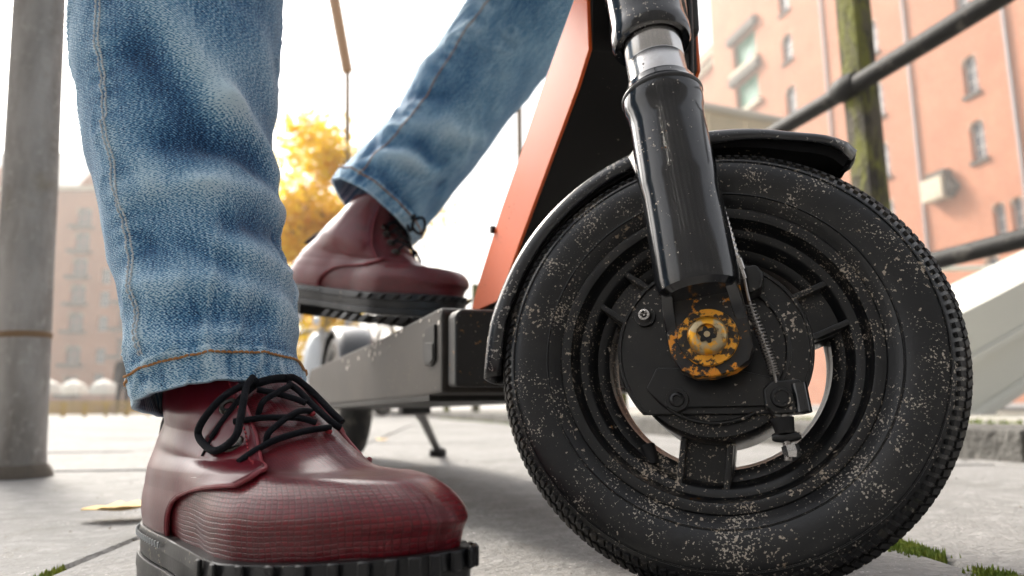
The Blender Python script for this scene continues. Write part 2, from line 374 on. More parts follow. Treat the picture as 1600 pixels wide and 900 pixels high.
def moss_strip(mb, pts, wdt, n, hh):
    for _ in range(n):
        t = random.random()*(len(pts)-1); k = int(t); p = lerp(pts[k], pts[k+1], t-k)
        if noise.noise(p*23) < -.15: continue
        p = p+Vector((random.gauss(0, wdt), random.gauss(0, wdt), -.004)); a = random.random()*6.28; r = random.uniform(.001, .0025)
        q = Vector((math.cos(a), math.sin(a), 0))*r; h_ = random.uniform(.3, 1)*hh
        tip = p+Vector((random.uniform(-.002, .002), random.uniform(-.002, .002), h_*.6+.004))
        s = Vector((-q.y, q.x, 0))
        mb.add([p-q, p+q*.5+s*.8, p+q*.5-s*.8, tip], [(0, 1, 3), (1, 2, 3), (2, 0, 3)])
mb = MB()
def jl(Y): return Vector((.27-.08*(Y-.5), Y, 0))
moss_strip(mb, [jl(.36), jl(.42), jl(.5), jl(.56)], .006, 7000, .009)
moss_strip(mb, [KP+KD*t+Vector((-.02, 0, 0)) for t in (3.2, 4, 5, 6.2)], .03, 1200, .03)
moss_strip(mb, [KP+KD*t+KN*.21+Vector((0, 0, .06)) for t in (-.4, .3, 1., 2.)], .02, 1100, .014)
moss_strip(mb, [Vector((-.295-.08*(Y-.5), Y, 0)) for Y in (.4, .52)], .002, 200, .006)
mb.build('moss', MOSS, kind='stuff')['label'] = 'green moss growing in the pavement joints and along the kerb'
mb = MB()
for _ in range(900):
    Y = random.uniform(.3, 2.6); X = random.uniform(-1.2, 1.0)
    if X > kerbx(Y)-.01: continue
    near = random.random() < .35
    if near: X = kerbx(Y)-abs(random.gauss(0, .03))-.005
    r = random.uniform(.0006, .0022)*(1.3 if near else 1); p = Vector((X, Y, .0005))
    pts = [p+Vector((random.uniform(-r, r), random.uniform(-r, r), z)) for z in (0, 0, 0, r)]
    mb.add(pts, [(0, 1, 3), (1, 2, 3), (2, 0, 3), (0, 2, 1)])
mb.build('grit', mat('grit', (.14, .11, .075), .95), kind='stuff')['label'] = 'scattered dark grit and soil crumbs on the paving'
def leaf(px, py, size, rot, label, D=None, mt=LEAFD):
    p = onz(px, py, .004) if D is None else Vector((at(px, py, D).x, D, .004))
    mb = MB(); rows = []
    for i in range(9):
        t = i/8; wv = size*.42*math.sin(math.pi*min(1, t*.97+.02))**.7*(1+.25*math.sin(t*21))
        x = (t-.5)*size*1.3; c = .004+.22*size*(t-.4)**2
        rows.append([Vector((x, s*wv, c+abs(s)*.22*wv+.0006*math.sin(9*t+3*s))) for s in (-1, -.5, 0, .5, 1)])
    R_ = Matrix.Rotation(rot, 4, 'Z'); rows = [[R_ @ v+p for v in r] for r in rows]
    mb.grid(rows); o = mb.build('fallen_leaf', mt, smooth=True, origin=p, solid=.0006)
    st = MB().tube([R_ @ Vector((size*.62, 0, .004))+p, R_ @ Vector((size*.95, size*.1, .003))+p], size*.018, 5).build('stalk', mt, o)
    st.location = (0, 0, 0)
    return tag(o, label, 'leaf', 'fallen autumn leaves on the paving')
leaf(188, 804, .052, .2, 'curled yellow leaf on the paving behind the heel of the planted boot')
leaf(628, 752, .030, 2.6, 'small pale leaf lying just past the laces of the planted boot')
leaf(786, 652, .13, .4, 'yellow leaf on the paving near the kerb behind the front wheel', D=5.2, mt=LEAFY)
leaf(598, 690, .04, 1.4, 'tiny brown leaf on the paving beneath the scooter deck')

# ------------------------------------------------------------------ iron railing with mossy posts
railing = thing('railing', 'black iron railing with mossy square posts along the kerb', 'railing', (.923, 1.83, 0))
RX = lambda D: 1.381-.25*D
def onrail(x, y):
    v = ray(x, y); t = 1.381/(v.x+.25*v.y); return CAMP+v*t
zt, zl = onrail(1345, 137).z, onrail(1455, 410).z
pt, pb = at(1317, 0, 1.86), at(1354, 320, 1.83)
dr = (pb-pt)/(pb.z-pt.z)
def post(D, lean):
    base = Vector((RX(D), D, .03)); up = Vector((-lean.x, -lean.y, 1)) if lean else Vector((0, 0, 1))
    mb = MB(); rows = []
    a = math.radians(20)
    for k in range(15):
        z = k*.088; s = .034*(1-.06*k/14)
        rows.append([base+up*z+Vector((math.cos(a+q*math.pi/4), math.sin(a+q*math.pi/4), 0))*s*1.3*(1.0 if q % 2 else .80)*(1+.05*noise.noise(Vector((k*.6, q*2, D)))) for q in range(8)])
    mb.grid(rows, True); n = len(mb.v); mb.f.append(tuple(range(n-8, n)))
    mb.build('post', POSTM, railing, smooth=True, angle=30)
base0 = pb+dr*(.03-pb.z)
post(1.83, Vector((-(dr.x), -(dr.y), 0)) if False else None)
for k in range(1, 6): post(1.83+k*1.7, None)
for z, r in ((zt, .0235), (zl, .020)):
    pts = [Vector((RX(D)-.035, D, z+.006*math.sin(D*3))) for D in np.linspace(.5, 11, 60)]
    MB().tube(pts, [r*(1+.07*noise.noise(Vector((i*.7, r*90, 0)))) for i in range(60)], 14).build('rail', RAIL, railing, smooth=True)
    for k in range(6):
        D = 1.83+k*1.7; p = Vector((RX(D)-.035, D, z))
        MB().lathe([(.0, -.04), (r*1.15, -.04), (r*1.45, -.02), (r*1.5, 0), (r*1.45, .02), (r*1.15, .04), (0, .04)], p, KD, 16).build('collar', RAIL, railing, smooth=True)

# grey post on the left
gp = onz(25, 745, 0); top = at(62, 0, gp.y*.99)
d = (top-gp)/(top.z-gp.z)
gpo = thing('grey_post', 'tall round weathered grey post standing on the paving', 'post', tuple(gp))
rows = []
for k in range(60):
    z = k*.045; c = gp+d*z; r = .0405*(1-.02*z)*(1.06 if k == 0 else 1)
    rows.append([c+Vector((math.cos(a), math.sin(a), 0))*r*(1+.018*noise.noise(Vector((math.cos(a)*2, math.sin(a)*2, z*5)))) for a in [2*math.pi*i/28 for i in range(28)]])
mb = MB().grid(rows, True); mb.f.append(tuple(range(59*28, 60*28))); mb.build('shaft', POSTG, gpo, smooth=True)
zb_ = gp.z+.235
MB().lathe([(.0402, -.005), (.0420, -.003), (.0420, .003), (.0402, .005)], gp+d*.225, d, 28).build('band', mat('band_rust', (.2, .12, .06), .7), gpo, smooth=True)
MB().lathe([(.041, -.002), (.052, .0), (.047, .014), (.041, .02)], gp, (0, 0, 1), 28).build('base_collar', mat('collar_dirt', (.12, .10, .08), .9, bump=(60, .8, .004)), gpo, smooth=True)

# ------------------------------------------------------------------ facades
def facade(root, name, O, A, N, a0, a1, z0, z1, holes, material, depth=.35):
    """vertical wall through O along A (unit), outward normal N, with real openings and reveals"""
    As = sorted({a0, a1, *[h[0] for h in holes], *[h[1] for h in holes]}); Zs = sorted({z0, z1, *[h[2] for h in holes], *[h[3] for h in holes]})
    As = [a for a in As if a0 <= a <= a1]; Zs = [z for z in Zs if z0 <= z <= z1]
    mb = MB(); uv = []
    def P(a, z, dpt=0.): return O+A*a+Vector((0, 0, z))-N*dpt
    def quad(ps, us): mb.add(ps, [(0, 1, 2, 3)]); uv.extend(us)
    for i in range(len(As)-1):
        for j in range(len(Zs)-1):
            am, zm = (As[i]+As[i+1])/2, (Zs[j]+Zs[j+1])/2
            if any(h[0] < am < h[1] and h[2] < zm < h[3] for h in holes): continue
            c = [(As[i], Zs[j]), (As[i+1], Zs[j]), (As[i+1], Zs[j+1]), (As[i], Zs[j+1])]
            quad([P(*q) for q in c], c)
    for h in holes:
        c = [(h[0], h[2]), (h[1], h[2]), (h[1], h[3]), (h[0], h[3])]
        for k in range(4):
            p, q = c[k], c[(k+1) % 4]
            quad([P(*p), P(*q), P(*q, depth), P(*p, depth)], [p, q, (q[0]+depth, q[1]+depth), (p[0]+depth, p[1]+depth)])
    # ends and top, so that the wall is solid
    for a in (a0, a1): quad([P(a, z0), P(a, z1), P(a, z1, 12), P(a, z0, 12)], [(0, z0), (0, z1), (12, z1), (12, z0)])
    quad([P(a0, z1), P(a1, z1), P(a1, z1, 12), P(a0, z1, 12)], [(a0, 0), (a1, 0), (a1, 12), (a0, 12)])
    return mb.build(name, material, root, uv=uv), P
def window(root, P, h, frame, glass, depth=.35, arch=False, bars=(1, 2), wallmat=None):
    a0, a1, z0, z1 = h; mb = MB(); t = min(.09, (a1-a0)*.09)
    def bar(b0, b1, y0, y1):
        q = [P(b0, y0, depth-.06), P(b1, y0, depth-.06), P(b1, y1, depth-.06), P(b0, y1, depth-.06)]
        v = P(b0, y0, depth)-P(b0, y0, depth-.06); mb.prism(q, v)
    bar(a0, a0+t, z0, z1); bar(a1-t, a1, z0, z1); bar(a0+t, a1-t, z0, z0+t); bar(a0+t, a1-t, z1-t, z1)
    for k in range(1, bars[0]+1): a = a0+(a1-a0)*k/(bars[0]+1); bar(a-t*.4, a+t*.4, z0+t, z1-t)
    for k in range(1, bars[1]+1):
        z = z0+(z1-z0)*k/(bars[1]+1)
        bar(a0+t, a1-t, z-t*.4, z+t*.4)
    # avoid coplanar overlaps: glazing bars sit in the same plane only where they cross
    f = mb.build('window', frame, root)
    MB().add([P(a0, z0, depth-.02), P(a1, z0, depth-.02), P(a1, z1, depth-.02), P(a0, z1, depth-.02)], [(0, 1, 2, 3)]).build('pane', glass, f)
    if arch:
        r = (a1-a0)/2; am = (a0+a1)/2; m2 = MB()
        for s in (-1, 1):
            arc = [(am+s*r*math.cos(q), z1-r+r*math.sin(q)) for q in np.linspace(0, math.pi/2, 8)]
            poly = arc+[(am+s*r, z1)]
            m2.prism([P(a, z, .01) for a, z in poly], P(0, 0, depth-.08)-P(0, 0, .01))
        m2.build('arch', wallmat, f)
    return f
# right warehouse
fd = Vector((-.22, 1, 0)).normalized(); fn = Vector((-1, -.22, 0)).normalized()
FO = at(1533, 217, 40); FO.z = 0
def onfac(x, y):
    v = ray(x, y); t = (FO-CAMP).dot(fn)/v.dot(fn); p = CAMP+v*t
    return (p-FO).dot(fd), p.z
def pbox(x0, x1, y0, y1):
    xm, ym = (x0+x1)/2, (y0+y1)/2
    a0 = onfac(x1, ym)[0]; a1 = onfac(x0, ym)[0]; zb = onfac(xm, y1)[1]; z2 = onfac(xm, y0)[1]
    return [a0, a1, zb, z2]
wh = thing('brick_warehouse', 'tall red brick warehouse with arched windows and green copper loading bays behind the railing', 'building', tuple(FO))
arched = [pbox(1503, 1527, 86, 148), pbox(1521, 1546, 184, 248), pbox(1486, 1508, -24, 28), pbox(1219, 1236, 54, 98), pbox(1231, 1249, 130, 178), pbox(1215, 1229, -18, 22),
          pbox(1345, 1366, 36, 90), pbox(1360, 1381, 128, 184), pbox(1373, 1395, 220, 276), pbox(1106, 1117, 98, 132), pbox(1553, 1573, 316, 384), pbox(1582, 1603, 316, 384)]
# align floors inside each column
bays = [pbox(1145, 1182, 54, 102), pbox(1149, 1186, 120, 168)]
b0 = (bays[0][0]+bays[1][0])/2; b1 = (bays[0][1]+bays[1][1])/2
for b in bays: b[0], b[1] = b0, b1
for grp in ((0, 1, 2), (3, 4, 5), (6, 7, 8)):
    m0 = sum(arched[g][0] for g in grp)/3; m1 = sum(arched[g][1] for g in grp)/3
    for g in grp: arched[g][0], arched[g][1] = m0, m1
arched[11][2:] = arched[10][2:]
# lower storeys, hidden here by the wheel
zstep = arched[0][2]-arched[1][2]
for src in (1, 8, 4):
    h = arched[src]
    for k in (1, 2):
        if h[2]-k*zstep > 1.0: arched.append([h[0], h[1], h[2]-k*zstep, h[3]-k*zstep])
    h2 = list(h)
arched = [h for i, h in enumerate(arched) if not any(j < i and h[0] < g[1] and g[0] < h[1] and h[2] < g[3] and g[2] < h[3] for j, g in enumerate(arched))]
agable = onfac(1112, 60)[0]; zlow = onfac(1111, 72)[1]; aR = onfac(1760, 300)[0]; aL = onfac(985, 300)[0]
main = [h for h in arched if h[1] < agable]+bays; side = [h for h in arched if h[0] > agable]
zmain = onfac(1125, -60)[1]
_, PW = facade(wh, 'wall', FO, fd, fn, aR, agable, 0, zmain, main, BRICK)
_, PS = facade(wh, 'wing_wall', FO+fn*-.6, fd, fn, agable+.01, aL, 0, zlow, side, BRICK)
for h in main:
    if h in bays: continue
    window(wh, PW, h, FRAMEW, GLASSP, arch=True, wallmat=BRICK)
for h in side: window(wh, PS, h, FRAMEW, GLASSP, arch=True, wallmat=BRICK)
for b in bays:
    window(wh, PW, b, COPPER, GLASSG, depth=.5, bars=(2, 2))
    MB().prism([PW(b[0]-.5, b[3]+.02), PW(b[1]+.5, b[3]+.02), PW(b[1]+.5, b[3]+.75), PW(b[0]-.5, b[3]+.75)], fn*.45).build('lintel', DARKST, wh)
    MB().prism([PW(b[0]-.4, b[2]-.45), PW(b[1]+.4, b[2]-.45), PW(b[1]+.4, b[2]-.02), PW(b[0]-.4, b[2]-.02)], fn*.35).build('sill', SANDST, wh)
for h in main:
    if h not in bays: MB().prism([PW(h[0]-.12, h[2]-.22), PW(h[1]+.12, h[2]-.22), PW(h[1]+.12, h[2]-.01), PW(h[0]-.12, h[2]-.01)], fn*.14).build('sill', DARKST, wh)
MB().prism([PS(agable+.02, zlow-.9), PS(aL, zlow-.9), PS(aL, zlow+.1), PS(agable+.02, zlow+.1)], fn*.55).build('cornice', BRICK, wh, uv=[(v.y, v.z) for v in [Vector()]*8])
for k in range(26):
    a = lerp(agable+.6, aL-.3, k/25)
    MB().prism([PS(a-.18, zlow-1.8), PS(a+.18, zlow-1.8), PS(a+.18, zlow-.92), PS(a-.18, zlow-.92)], fn*.4).build('corbel', SANDST, wh)
MB().prism([PS(agable+.02, zlow+.11, -.6), PS(aL, zlow+.11, -.6), PS(aL, zlow+5, 5), PS(agable+.02, zlow+5, 5)], -fn*.3).build('roof', SLATE, wh)
# projecting brick pier, downpipes, stone console
a0, a1 = onfac(1452, 200)[0], onfac(1400, 200)[0]
for px in (1300, 1432, 1592):
    a = onfac(px, 200)[0]; p = PW(a, 0, -.12)
    MB().tube([p, p+Vector((0, 0, zmain))], .09, 8).build('downpipe', GUTTER, wh, smooth=True)
ac, zc = onfac(1470, 296)
MB().prism([PW(ac-.9, zc-.75), PW(ac+.75, zc-.75), PW(ac+.75, zc+.6), PW(ac-.9, zc+.6)], fn*.8).build('stone_console', SANDST, wh, bevel=.06)
MB().prism([PW(ac-1.5, zc-.2), PW(ac-.92, zc-.75), PW(ac-.92, zc+1.0), PW(ac+.6, zc+1.0), PW(ac+.6, zc+.62), PW(ac-.91, zc+.62)][::1], fn*.55).build('console_cap', DARKST, wh)

# left warehouse across the square
LD = 80.
def lx(px, y=500): return at(px, y, LD).x
def lz(py, px=130): return at(px, py, LD).z
LO = Vector((0, LD, 0)); lh = thing('brick_warehouse', 'orange brick warehouse with slate roof and stacked dark balconies beyond the grey post', 'building', (lx(130), LD, 0))
holes = []; kinds = []
for py in (338, 376, 416, 458, 501, 553, 601):
    cx_ = lx(122, 450); holes.append((cx_-.85, cx_+.85, lz(py+15), lz(py-14))); kinds.append(0)
for py in (432, 468, 506, 556, 596):
    cx_ = lx(162, 480); holes.append((cx_-.55, cx_+.55, lz(py+12), lz(py-12))); kinds.append(1)
for py in (400, 455, 497, 540, 588):
    cx_ = lx(197, 500); holes.append((cx_-.9, cx_+.9, lz(py+16), lz(py-12))); kinds.append(2)
for pxx in (-60, -10, 20, 235, 275, 315):
    for py in (340, 385, 430, 475, 520, 565, 610):
        cx_ = lx(pxx, 480); holes.append((cx_-.6, cx_+.6, lz(py+13), lz(py-13))); kinds.append(1)
_, PL = facade(lh, 'wall', LO, Vector((1, 0, 0)), Vector((0, -1, 0)), lx(-160), lx(385), 0, lz(292), holes, BRICK2)
for h, k in zip(holes, kinds):
    window(lh, PL, h, FRAMER if k != 1 else FRAMEW, GLASSD if k != 1 else GLASSP, bars=(1, 1), arch=(k == 0), wallmat=BRICK2)
    if k != 1:
        e = .35 if k == 0 else .6
        MB().prism([PL(h[0]-e, h[2]-.35), PL(h[1]+e, h[2]-.35), PL(h[1]+e, h[2]-.03), PL(h[0]-e, h[2]-.03)], (0, -.9, 0)).build('balcony_slab', DARKST, lh)
zt_ = lz(292)
MB().prism([PL(lx(-160), zt_-.5), PL(lx(385), zt_-.5), PL(lx(385), zt_+.02), PL(lx(-160), zt_+.02)], (0, -.5, 0)).build('cornice', SANDST, lh)
MB().prism([(lx(-160), LD-.4, zt_+.03), (lx(385), LD-.4, zt_+.03), (lx(385), LD+7, lz(236)+2.5), (lx(-160), LD+7, lz(236)+2.5)], (0, .4, 0)).build('roof', SLATE, lh)
for a_, b_, zz in ((lx(112), lx(196), lz(262)), (lx(230), lx(320), lz(262)), (lx(-60), lx(20), lz(262))):
    m_ = (a_+b_)/2
    pl = [(a_, zt_+.04), (b_, zt_+.04), (b_, zz-2), (m_+1.2, zz), (m_-1.2, zz), (a_, zz-2)]
    ob = MB().prism([Vector((x, LD-.55, z)) for x, z in pl], (0, 4, 0)); ob.build('gable', BRICK2, lh, uv=[(v.x, v.z) for v in ob.v])

# unseen building added behind the viewpoint so black parts reflect something dark
BY = -12.0
bh = thing('added_building', 'unseen dark building added behind the viewpoint for its dark reflection', 'building', (0, BY, 0))
holes = [(x-.7, x+.7, z, z+2.1) for x in np.arange(-21, 22, 3.5) for z in (1.1, 5.0, 8.9, 12.2)]
_, PB = facade(bh, 'wall', Vector((0, BY, 0)), Vector((-1, 0, 0)), Vector((0, 1, 0)), -24, 24, 0, 15, holes, REFLDARK)
for h in holes: window(bh, PB, h, FRAMEW, GLASSD, bars=(1, 2))
MB().prism([(-24, BY+.3, 15.02), (24, BY+.3, 15.02), (24, BY-7, 21), (-24, BY-7, 21)], (0, -.3, 0)).build('roof', SLATE, bh)

# cream elevated walkway
q0, q1 = at(1095, 166, 13.2), at(1220, 190, 14.0); wd = (q1-q0); wd.z = 0; L_ = wd.length; wd.normalize(); wz = (q0.z+q1.z)/2
wk = thing('footbridge', 'cream panelled elevated footbridge on two piers in front of the brick warehouse', 'footbridge', (q1.x, q1.y, 0))
e0 = Vector((q0.x, q0.y, 0))-wd*2.6; e1 = Vector((q1.x, q1.y, 0)); wn = Vector((-wd.y, wd.x, 0))
npan = 5
for k in range(npan):
    a, b = lerp(e0, e1, k/npan)+wd*.012, lerp(e0, e1, (k+1)/npan)-wd*.012
    MB().prism([a+Vector((0, 0, wz-1.9)), b+Vector((0, 0, wz-1.9)), b+Vector((0, 0, wz-.1)), a+Vector((0, 0, wz-.1))], wn*.08).build('panel', CREAM, wk)
MB().prism([e0+Vector((0, 0, wz-1.95))+wn*.09, e1+Vector((0, 0, wz-1.95))+wn*.09, e1+Vector((0, 0, wz-1.7))+wn*.09, e0+Vector((0, 0, wz-1.7))+wn*.09], wn*1.6).build('walkway_deck', WHITEM, wk)
MB().tube([e0+Vector((0, 0, wz)), e1+Vector((0, 0, wz)), e1+Vector((0.02, 0, wz-.25))], .095, 10).build('coping', CREAMC, wk, smooth=True)
for t in (.12, .9):
    p = lerp(e0, e1, t)+wn*.8; MB().tube([p+Vector((0, 0, -.02)), p+Vector((0, 0, wz-1.95))], .16, 12).build('pier', WHITEM, wk, smooth=True)

# white ramp girder on the quay to the right
G0, G1 = at(1475, 600, 2.9), at(1760, 432, 3.6)
gd = (G1-G0).normalized(); gu = Vector((0, 0, 1)); rg = thing('ramp_girder', 'white painted steel ramp girder rising beside the kerb beyond the front wheel', 'girder', (G0.x, G0.y, .048))
gn = gd.cross(gu).normalized(); gn = gn if gn.y < 0 else -gn
MB().prism([G0+gu*.19, G1+gu*.19, G1-gu*.16, G0-gu*.16], -gn*.05).build('web', WHITEM, rg)
MB().prism([G0+gu*.191, G1+gu*.191, G1+gu*.23, G0+gu*.23], -gn*.42).build('top_flange', WHITEM, rg)
MB().prism([G0-gu*.161+gn*.05, G1-gu*.161+gn*.05, G1-gu*.195+gn*.05, G0-gu*.195+gn*.05], -gn*.25).build('bottom_flange', WHITEM, rg)
MB().prism([G0+gu*.02-gd*.0+gn*.004, G1+gu*.02+gn*.004, G1+gu*.05+gn*.004, G0+gu*.05+gn*.004], gn*.02).build('stiffener', WHITEM, rg)
for P_ in (G0+gd*.25, G1-gd*.05):
    MB().prism([Vector((P_.x-.05, P_.y+.08, .04)), Vector((P_.x+.05, P_.y+.08, .04)), Vector((P_.x+.05, P_.y+.18, .04)), Vector((P_.x-.05, P_.y+.18, .04))], (0, 0, P_.z-.04-.1)).build('support', WHITEM, rg)
MB().tube([at(1440, 421, 3.9), at(1800, 412, 3.9)], .014, 8).build('handrail', WHITEM, rg, smooth=True)
for px in (1640, 1780):
    p = at(px, 415, 3.9); MB().tube([p, Vector((p.x, p.y, .04))], .012, 8).build('handrail_post', WHITEM, rg, smooth=True)

# lamp mast and brown pole
p = at(552, 240, 13); p.z = 0; m1 = at(543, 112, 13); m2 = at(521, -8, 13)
lm = thing('lamp_mast', 'slender leaning mast with a thick orange brown upper sleeve behind the rider', 'mast', (p.x, p.y, 0))
MB().tube([Vector((p.x, p.y, -.01)), m1], .055, 8).build('pole', MUDBR, lm, smooth=True)
MB().tube([m1-(m2-m1)*.02, m1, m2, m2+(m2-m1)*.3], [.05, .11, .125, .11], 12).build('sleeve', LAMPO, lm, smooth=True)
p = at(812, 220, 11); bp_ = thing('pole', 'plain brown metal pole between the rider\'s shin and the orange neck', 'pole', (p.x, p.y, 0))
MB().tube([(p.x, p.y, -.01), (p.x, p.y, 7.5)], .05, 12).build('shaft', MUDBR, bp_, smooth=True)
MB().lathe([(0, 0), (.06, 0), (.06, .05), (.03, .09), (0, .1)], (p.x, p.y, 7.5), (0, 0, 1), 12).build('finial', MUDBR, bp_, smooth=True)

# trees
def tree(base, label, H, cc, cr, nl, leafm, barkm, leafsz=.09, seed=1, thick=.12, group=None):
    rnd = random.Random(seed); t = thing('tree', label, 'tree', tuple(base), group)
    mb = MB(); tips = []
    def limb(p, d, L, r, lvl):
        pts = [p]; q = p.copy(); dd = d.copy()
        for k in range(4):
            dd = (dd+Vector((rnd.gauss(0, .13), rnd.gauss(0, .13), rnd.gauss(.04, .08)))).normalized(); q = q+dd*L/4; pts.append(q.copy())
        mb.tube(pts, [r*(1-.16*k) for k in range(5)], 7 if lvl < 2 else 4)
        if lvl >= 3: tips.extend(pts[1:]); return
        for k in range(5 if lvl else 7):
            a = rnd.random()*6.28; el = rnd.uniform(.25, .9)
            nd = (dd*.6+Vector((math.cos(a)*math.cos(el), math.sin(a)*math.cos(el), math.sin(el)*.8))).normalized()
            limb(pts[rnd.choice((2, 3, 4))] if lvl else pts[rnd.choice((3, 4))], nd, L*rnd.uniform(.5, .68), r*.42, lvl+1)
    base = Vector(base); limb(base+Vector((0, 0, -.05)), Vector((0, 0, 1)), H*.42, thick, 0)
    mb.build('trunk', barkm, t, smooth=True)
    cb = MB(); cl = [Vector((rnd.gauss(0, .5), rnd.gauss(0, .5), rnd.gauss(0, .5))) for _ in range(26)]
    for _ in range(nl):
        if rnd.random() < .35 and tips: c = rnd.choice(tips)+Vector((rnd.gauss(0, .2), rnd.gauss(0, .2), rnd.gauss(0, .2)))
        else:
            k = rnd.choice(cl); c = Vector(cc)+Vector((k.x*cr[0], k.y*cr[0], k.z*cr[1]))+Vector((rnd.gauss(0, .26), rnd.gauss(0, .26), rnd.gauss(0, .22)))
        u = Vector((rnd.gauss(0, 1), rnd.gauss(0, 1), rnd.gauss(0, .6))).normalized(); v = u.orthogonal().normalized(); s = leafsz*rnd.uniform(.6, 1.3)
        cb.add([c-u*s*.6, c+v*s*.38, c+u*s*.6, c-v*s*.38], [(0, 1, 2, 3)])
    cb.build('crown', leafm, t)
    return t
p = at(478, 640, 14); tree((p.x, 14, 0), 'tree with dense golden yellow autumn leaves behind the rider\'s ankles', 6.8, at(476, 352, 14), (1.9, 2.5), 15000, LEAFT, BARK, .12, 3)
p = at(655, 640, 20); tree((p.x, 20, 0), 'nearly bare pale tree with a few leaves behind the rider\'s raised shin', 8.5, at(650, 330, 20), (2.0, 2.0), 500, LEAFT, BARKP, .09, 5, .13)
p = at(560, 640, 26); tree((p.x, 26, 0), 'thin leaf-dropping tree beyond the golden tree', 8, at(540, 380, 26), (1.8, 2.0), 900, LEAFT, BARKP, .10, 8, .13)

# yellow barrier, parasols, far person, mopeds
yb = thing('barrier', 'low yellow brown barrier at the far edge of the square beyond the grey post', 'barrier', (at(120, 650, 17).x, 17, 0))
x0, x1 = at(-40, 650, 17).x, at(330, 650, 17).x
for z in (.05, .16, .27): MB().prism([(x0, 17, z), (x1, 17, z), (x1, 17, z+.07), (x0, 17, z+.07)], (0, .04, 0)).build('board', YELLOWP, yb)
for k in range(12):
    x = lerp(x0, x1, k/11); MB().box((x, 17.09, .17), (.07, .07, .36)).build('upright', YELLOWP, yb)
for k, (px, D) in enumerate(((70, 40), (112, 42), (160, 41))):
    b = at(px, 640, D); b.z = 0; zc = at(px, 622, D).z
    t = thing('parasol', ('pale parasol standing right beside the grey post', 'pale parasol between two others below the stacked balconies', 'pale parasol standing next to the person in dark clothes')[k], 'parasol', tuple(b), 'pale parasols below the warehouse')
    MB().tube([b+Vector((0, 0, -.01)), b+Vector((0, 0, zc+1.1))], .03, 6).build('pole', MUDBR, t)
    MB().lathe([(.02, 1.05), (.6, .75), (.75, .45), (.73, .2)], b+Vector((0, 0, zc)), (0, 0, 1), 8).build('canopy', CANVAS, t, solid=.02)

def figure(base, label, H=1.74):
    t = thing('person', label, 'person', tuple(base)); base = Vector(base)
    J = {'pel': (0, 0, .53), 'wa': (0, 0, .60), 'ch': (0, .01, .72), 'nk': (0, .01, .82), 'hd': (0, -.005, .875), 'hd2': (0, -.005, .95),
         'sl': (-.105, .01, .79), 'el': (-.135, .02, .63), 'hl': (-.12, -.04, .49), 'sr': (.105, .01, .79), 'er': (.135, .02, .63), 'hr': (.12, -.04, .49),
         'pl': (-.055, 0, .50), 'kl': (-.06, -.01, .28), 'al': (-.062, .01, .05), 'tl': (-.066, -.07, .022), 'pr': (.055, 0, .50), 'kr': (.06, -.01, .28), 'ar': (.062, .01, .05), 'tr': (.066, -.07, .022)}
    Rr = {'pel': .075, 'wa': .07, 'ch': .082, 'nk': .03, 'hd': .045, 'hd2': .042, 'sl': .042, 'el': .03, 'hl': .022, 'sr': .042, 'er': .03, 'hr': .022, 'pl': .05, 'kl': .038, 'al': .027, 'tl': .022, 'pr': .05, 'kr': .038, 'ar': .027, 'tr': .022}
    E_ = [('pel', 'wa'), ('wa', 'ch'), ('ch', 'nk'), ('nk', 'hd'), ('hd', 'hd2'), ('ch', 'sl'), ('sl', 'el'), ('el', 'hl'), ('ch', 'sr'), ('sr', 'er'), ('er', 'hr'), ('pel', 'pl'), ('pl', 'kl'), ('kl', 'al'), ('al', 'tl'), ('pel', 'pr'), ('pr', 'kr'), ('kr', 'ar'), ('ar', 'tr')]
    K = list(J); me = bpy.data.meshes.new('body'); me.from_pydata([Vector(J[k])*H for k in K], [(K.index(a), K.index(b)) for a, b in E_], []); me.update()
    ob = bpy.data.objects.new('body', me); S.collection.objects.link(ob); ob.parent = t
    sk = ob.modifiers.new('skin', 'SKIN'); sk.use_smooth_shade = True
    for i, k in enumerate(K): me.skin_vertices[0].data[i].radius = (Rr[k]*H, Rr[k]*H*.85)
    me.skin_vertices[0].data[0].use_root = True
    sb = ob.modifiers.new('sub', 'SUBSURF'); sb.levels = 1; sb.render_levels = 2
    me.materials.append(CLOTHD)
    hd = Vector((0, -.012, .905))*H
    rows = [[hd+Vector((math.cos(a)*.05*H*math.sin(p), math.sin(a)*.056*H*math.sin(p), .068*H*math.cos(p))) for a in [2*math.pi*i/14 for i in range(14)]] for p in np.linspace(.05, 3.09, 10)]
    b = MB().grid([[v+base for v in r] for r in rows], True).build('face', SKIN, t, smooth=True)
    rows = [[hd+Vector((math.cos(a)*.055*H*math.sin(p), .012*H+math.sin(a)*.06*H*math.sin(p), .01*H+.07*H*math.cos(p))) for a in [2*math.pi*i/14 for i in range(14)]] for p in np.linspace(.05, 1.75, 8)]
    MB().grid([[v+base for v in r] for r in rows], True).build('hair', HAIR, t, smooth=True)
    return t
p = at(190, 640, 19); figure((p.x, 19, -.004), 'person in dark clothes standing far across the square by the yellow barrier')

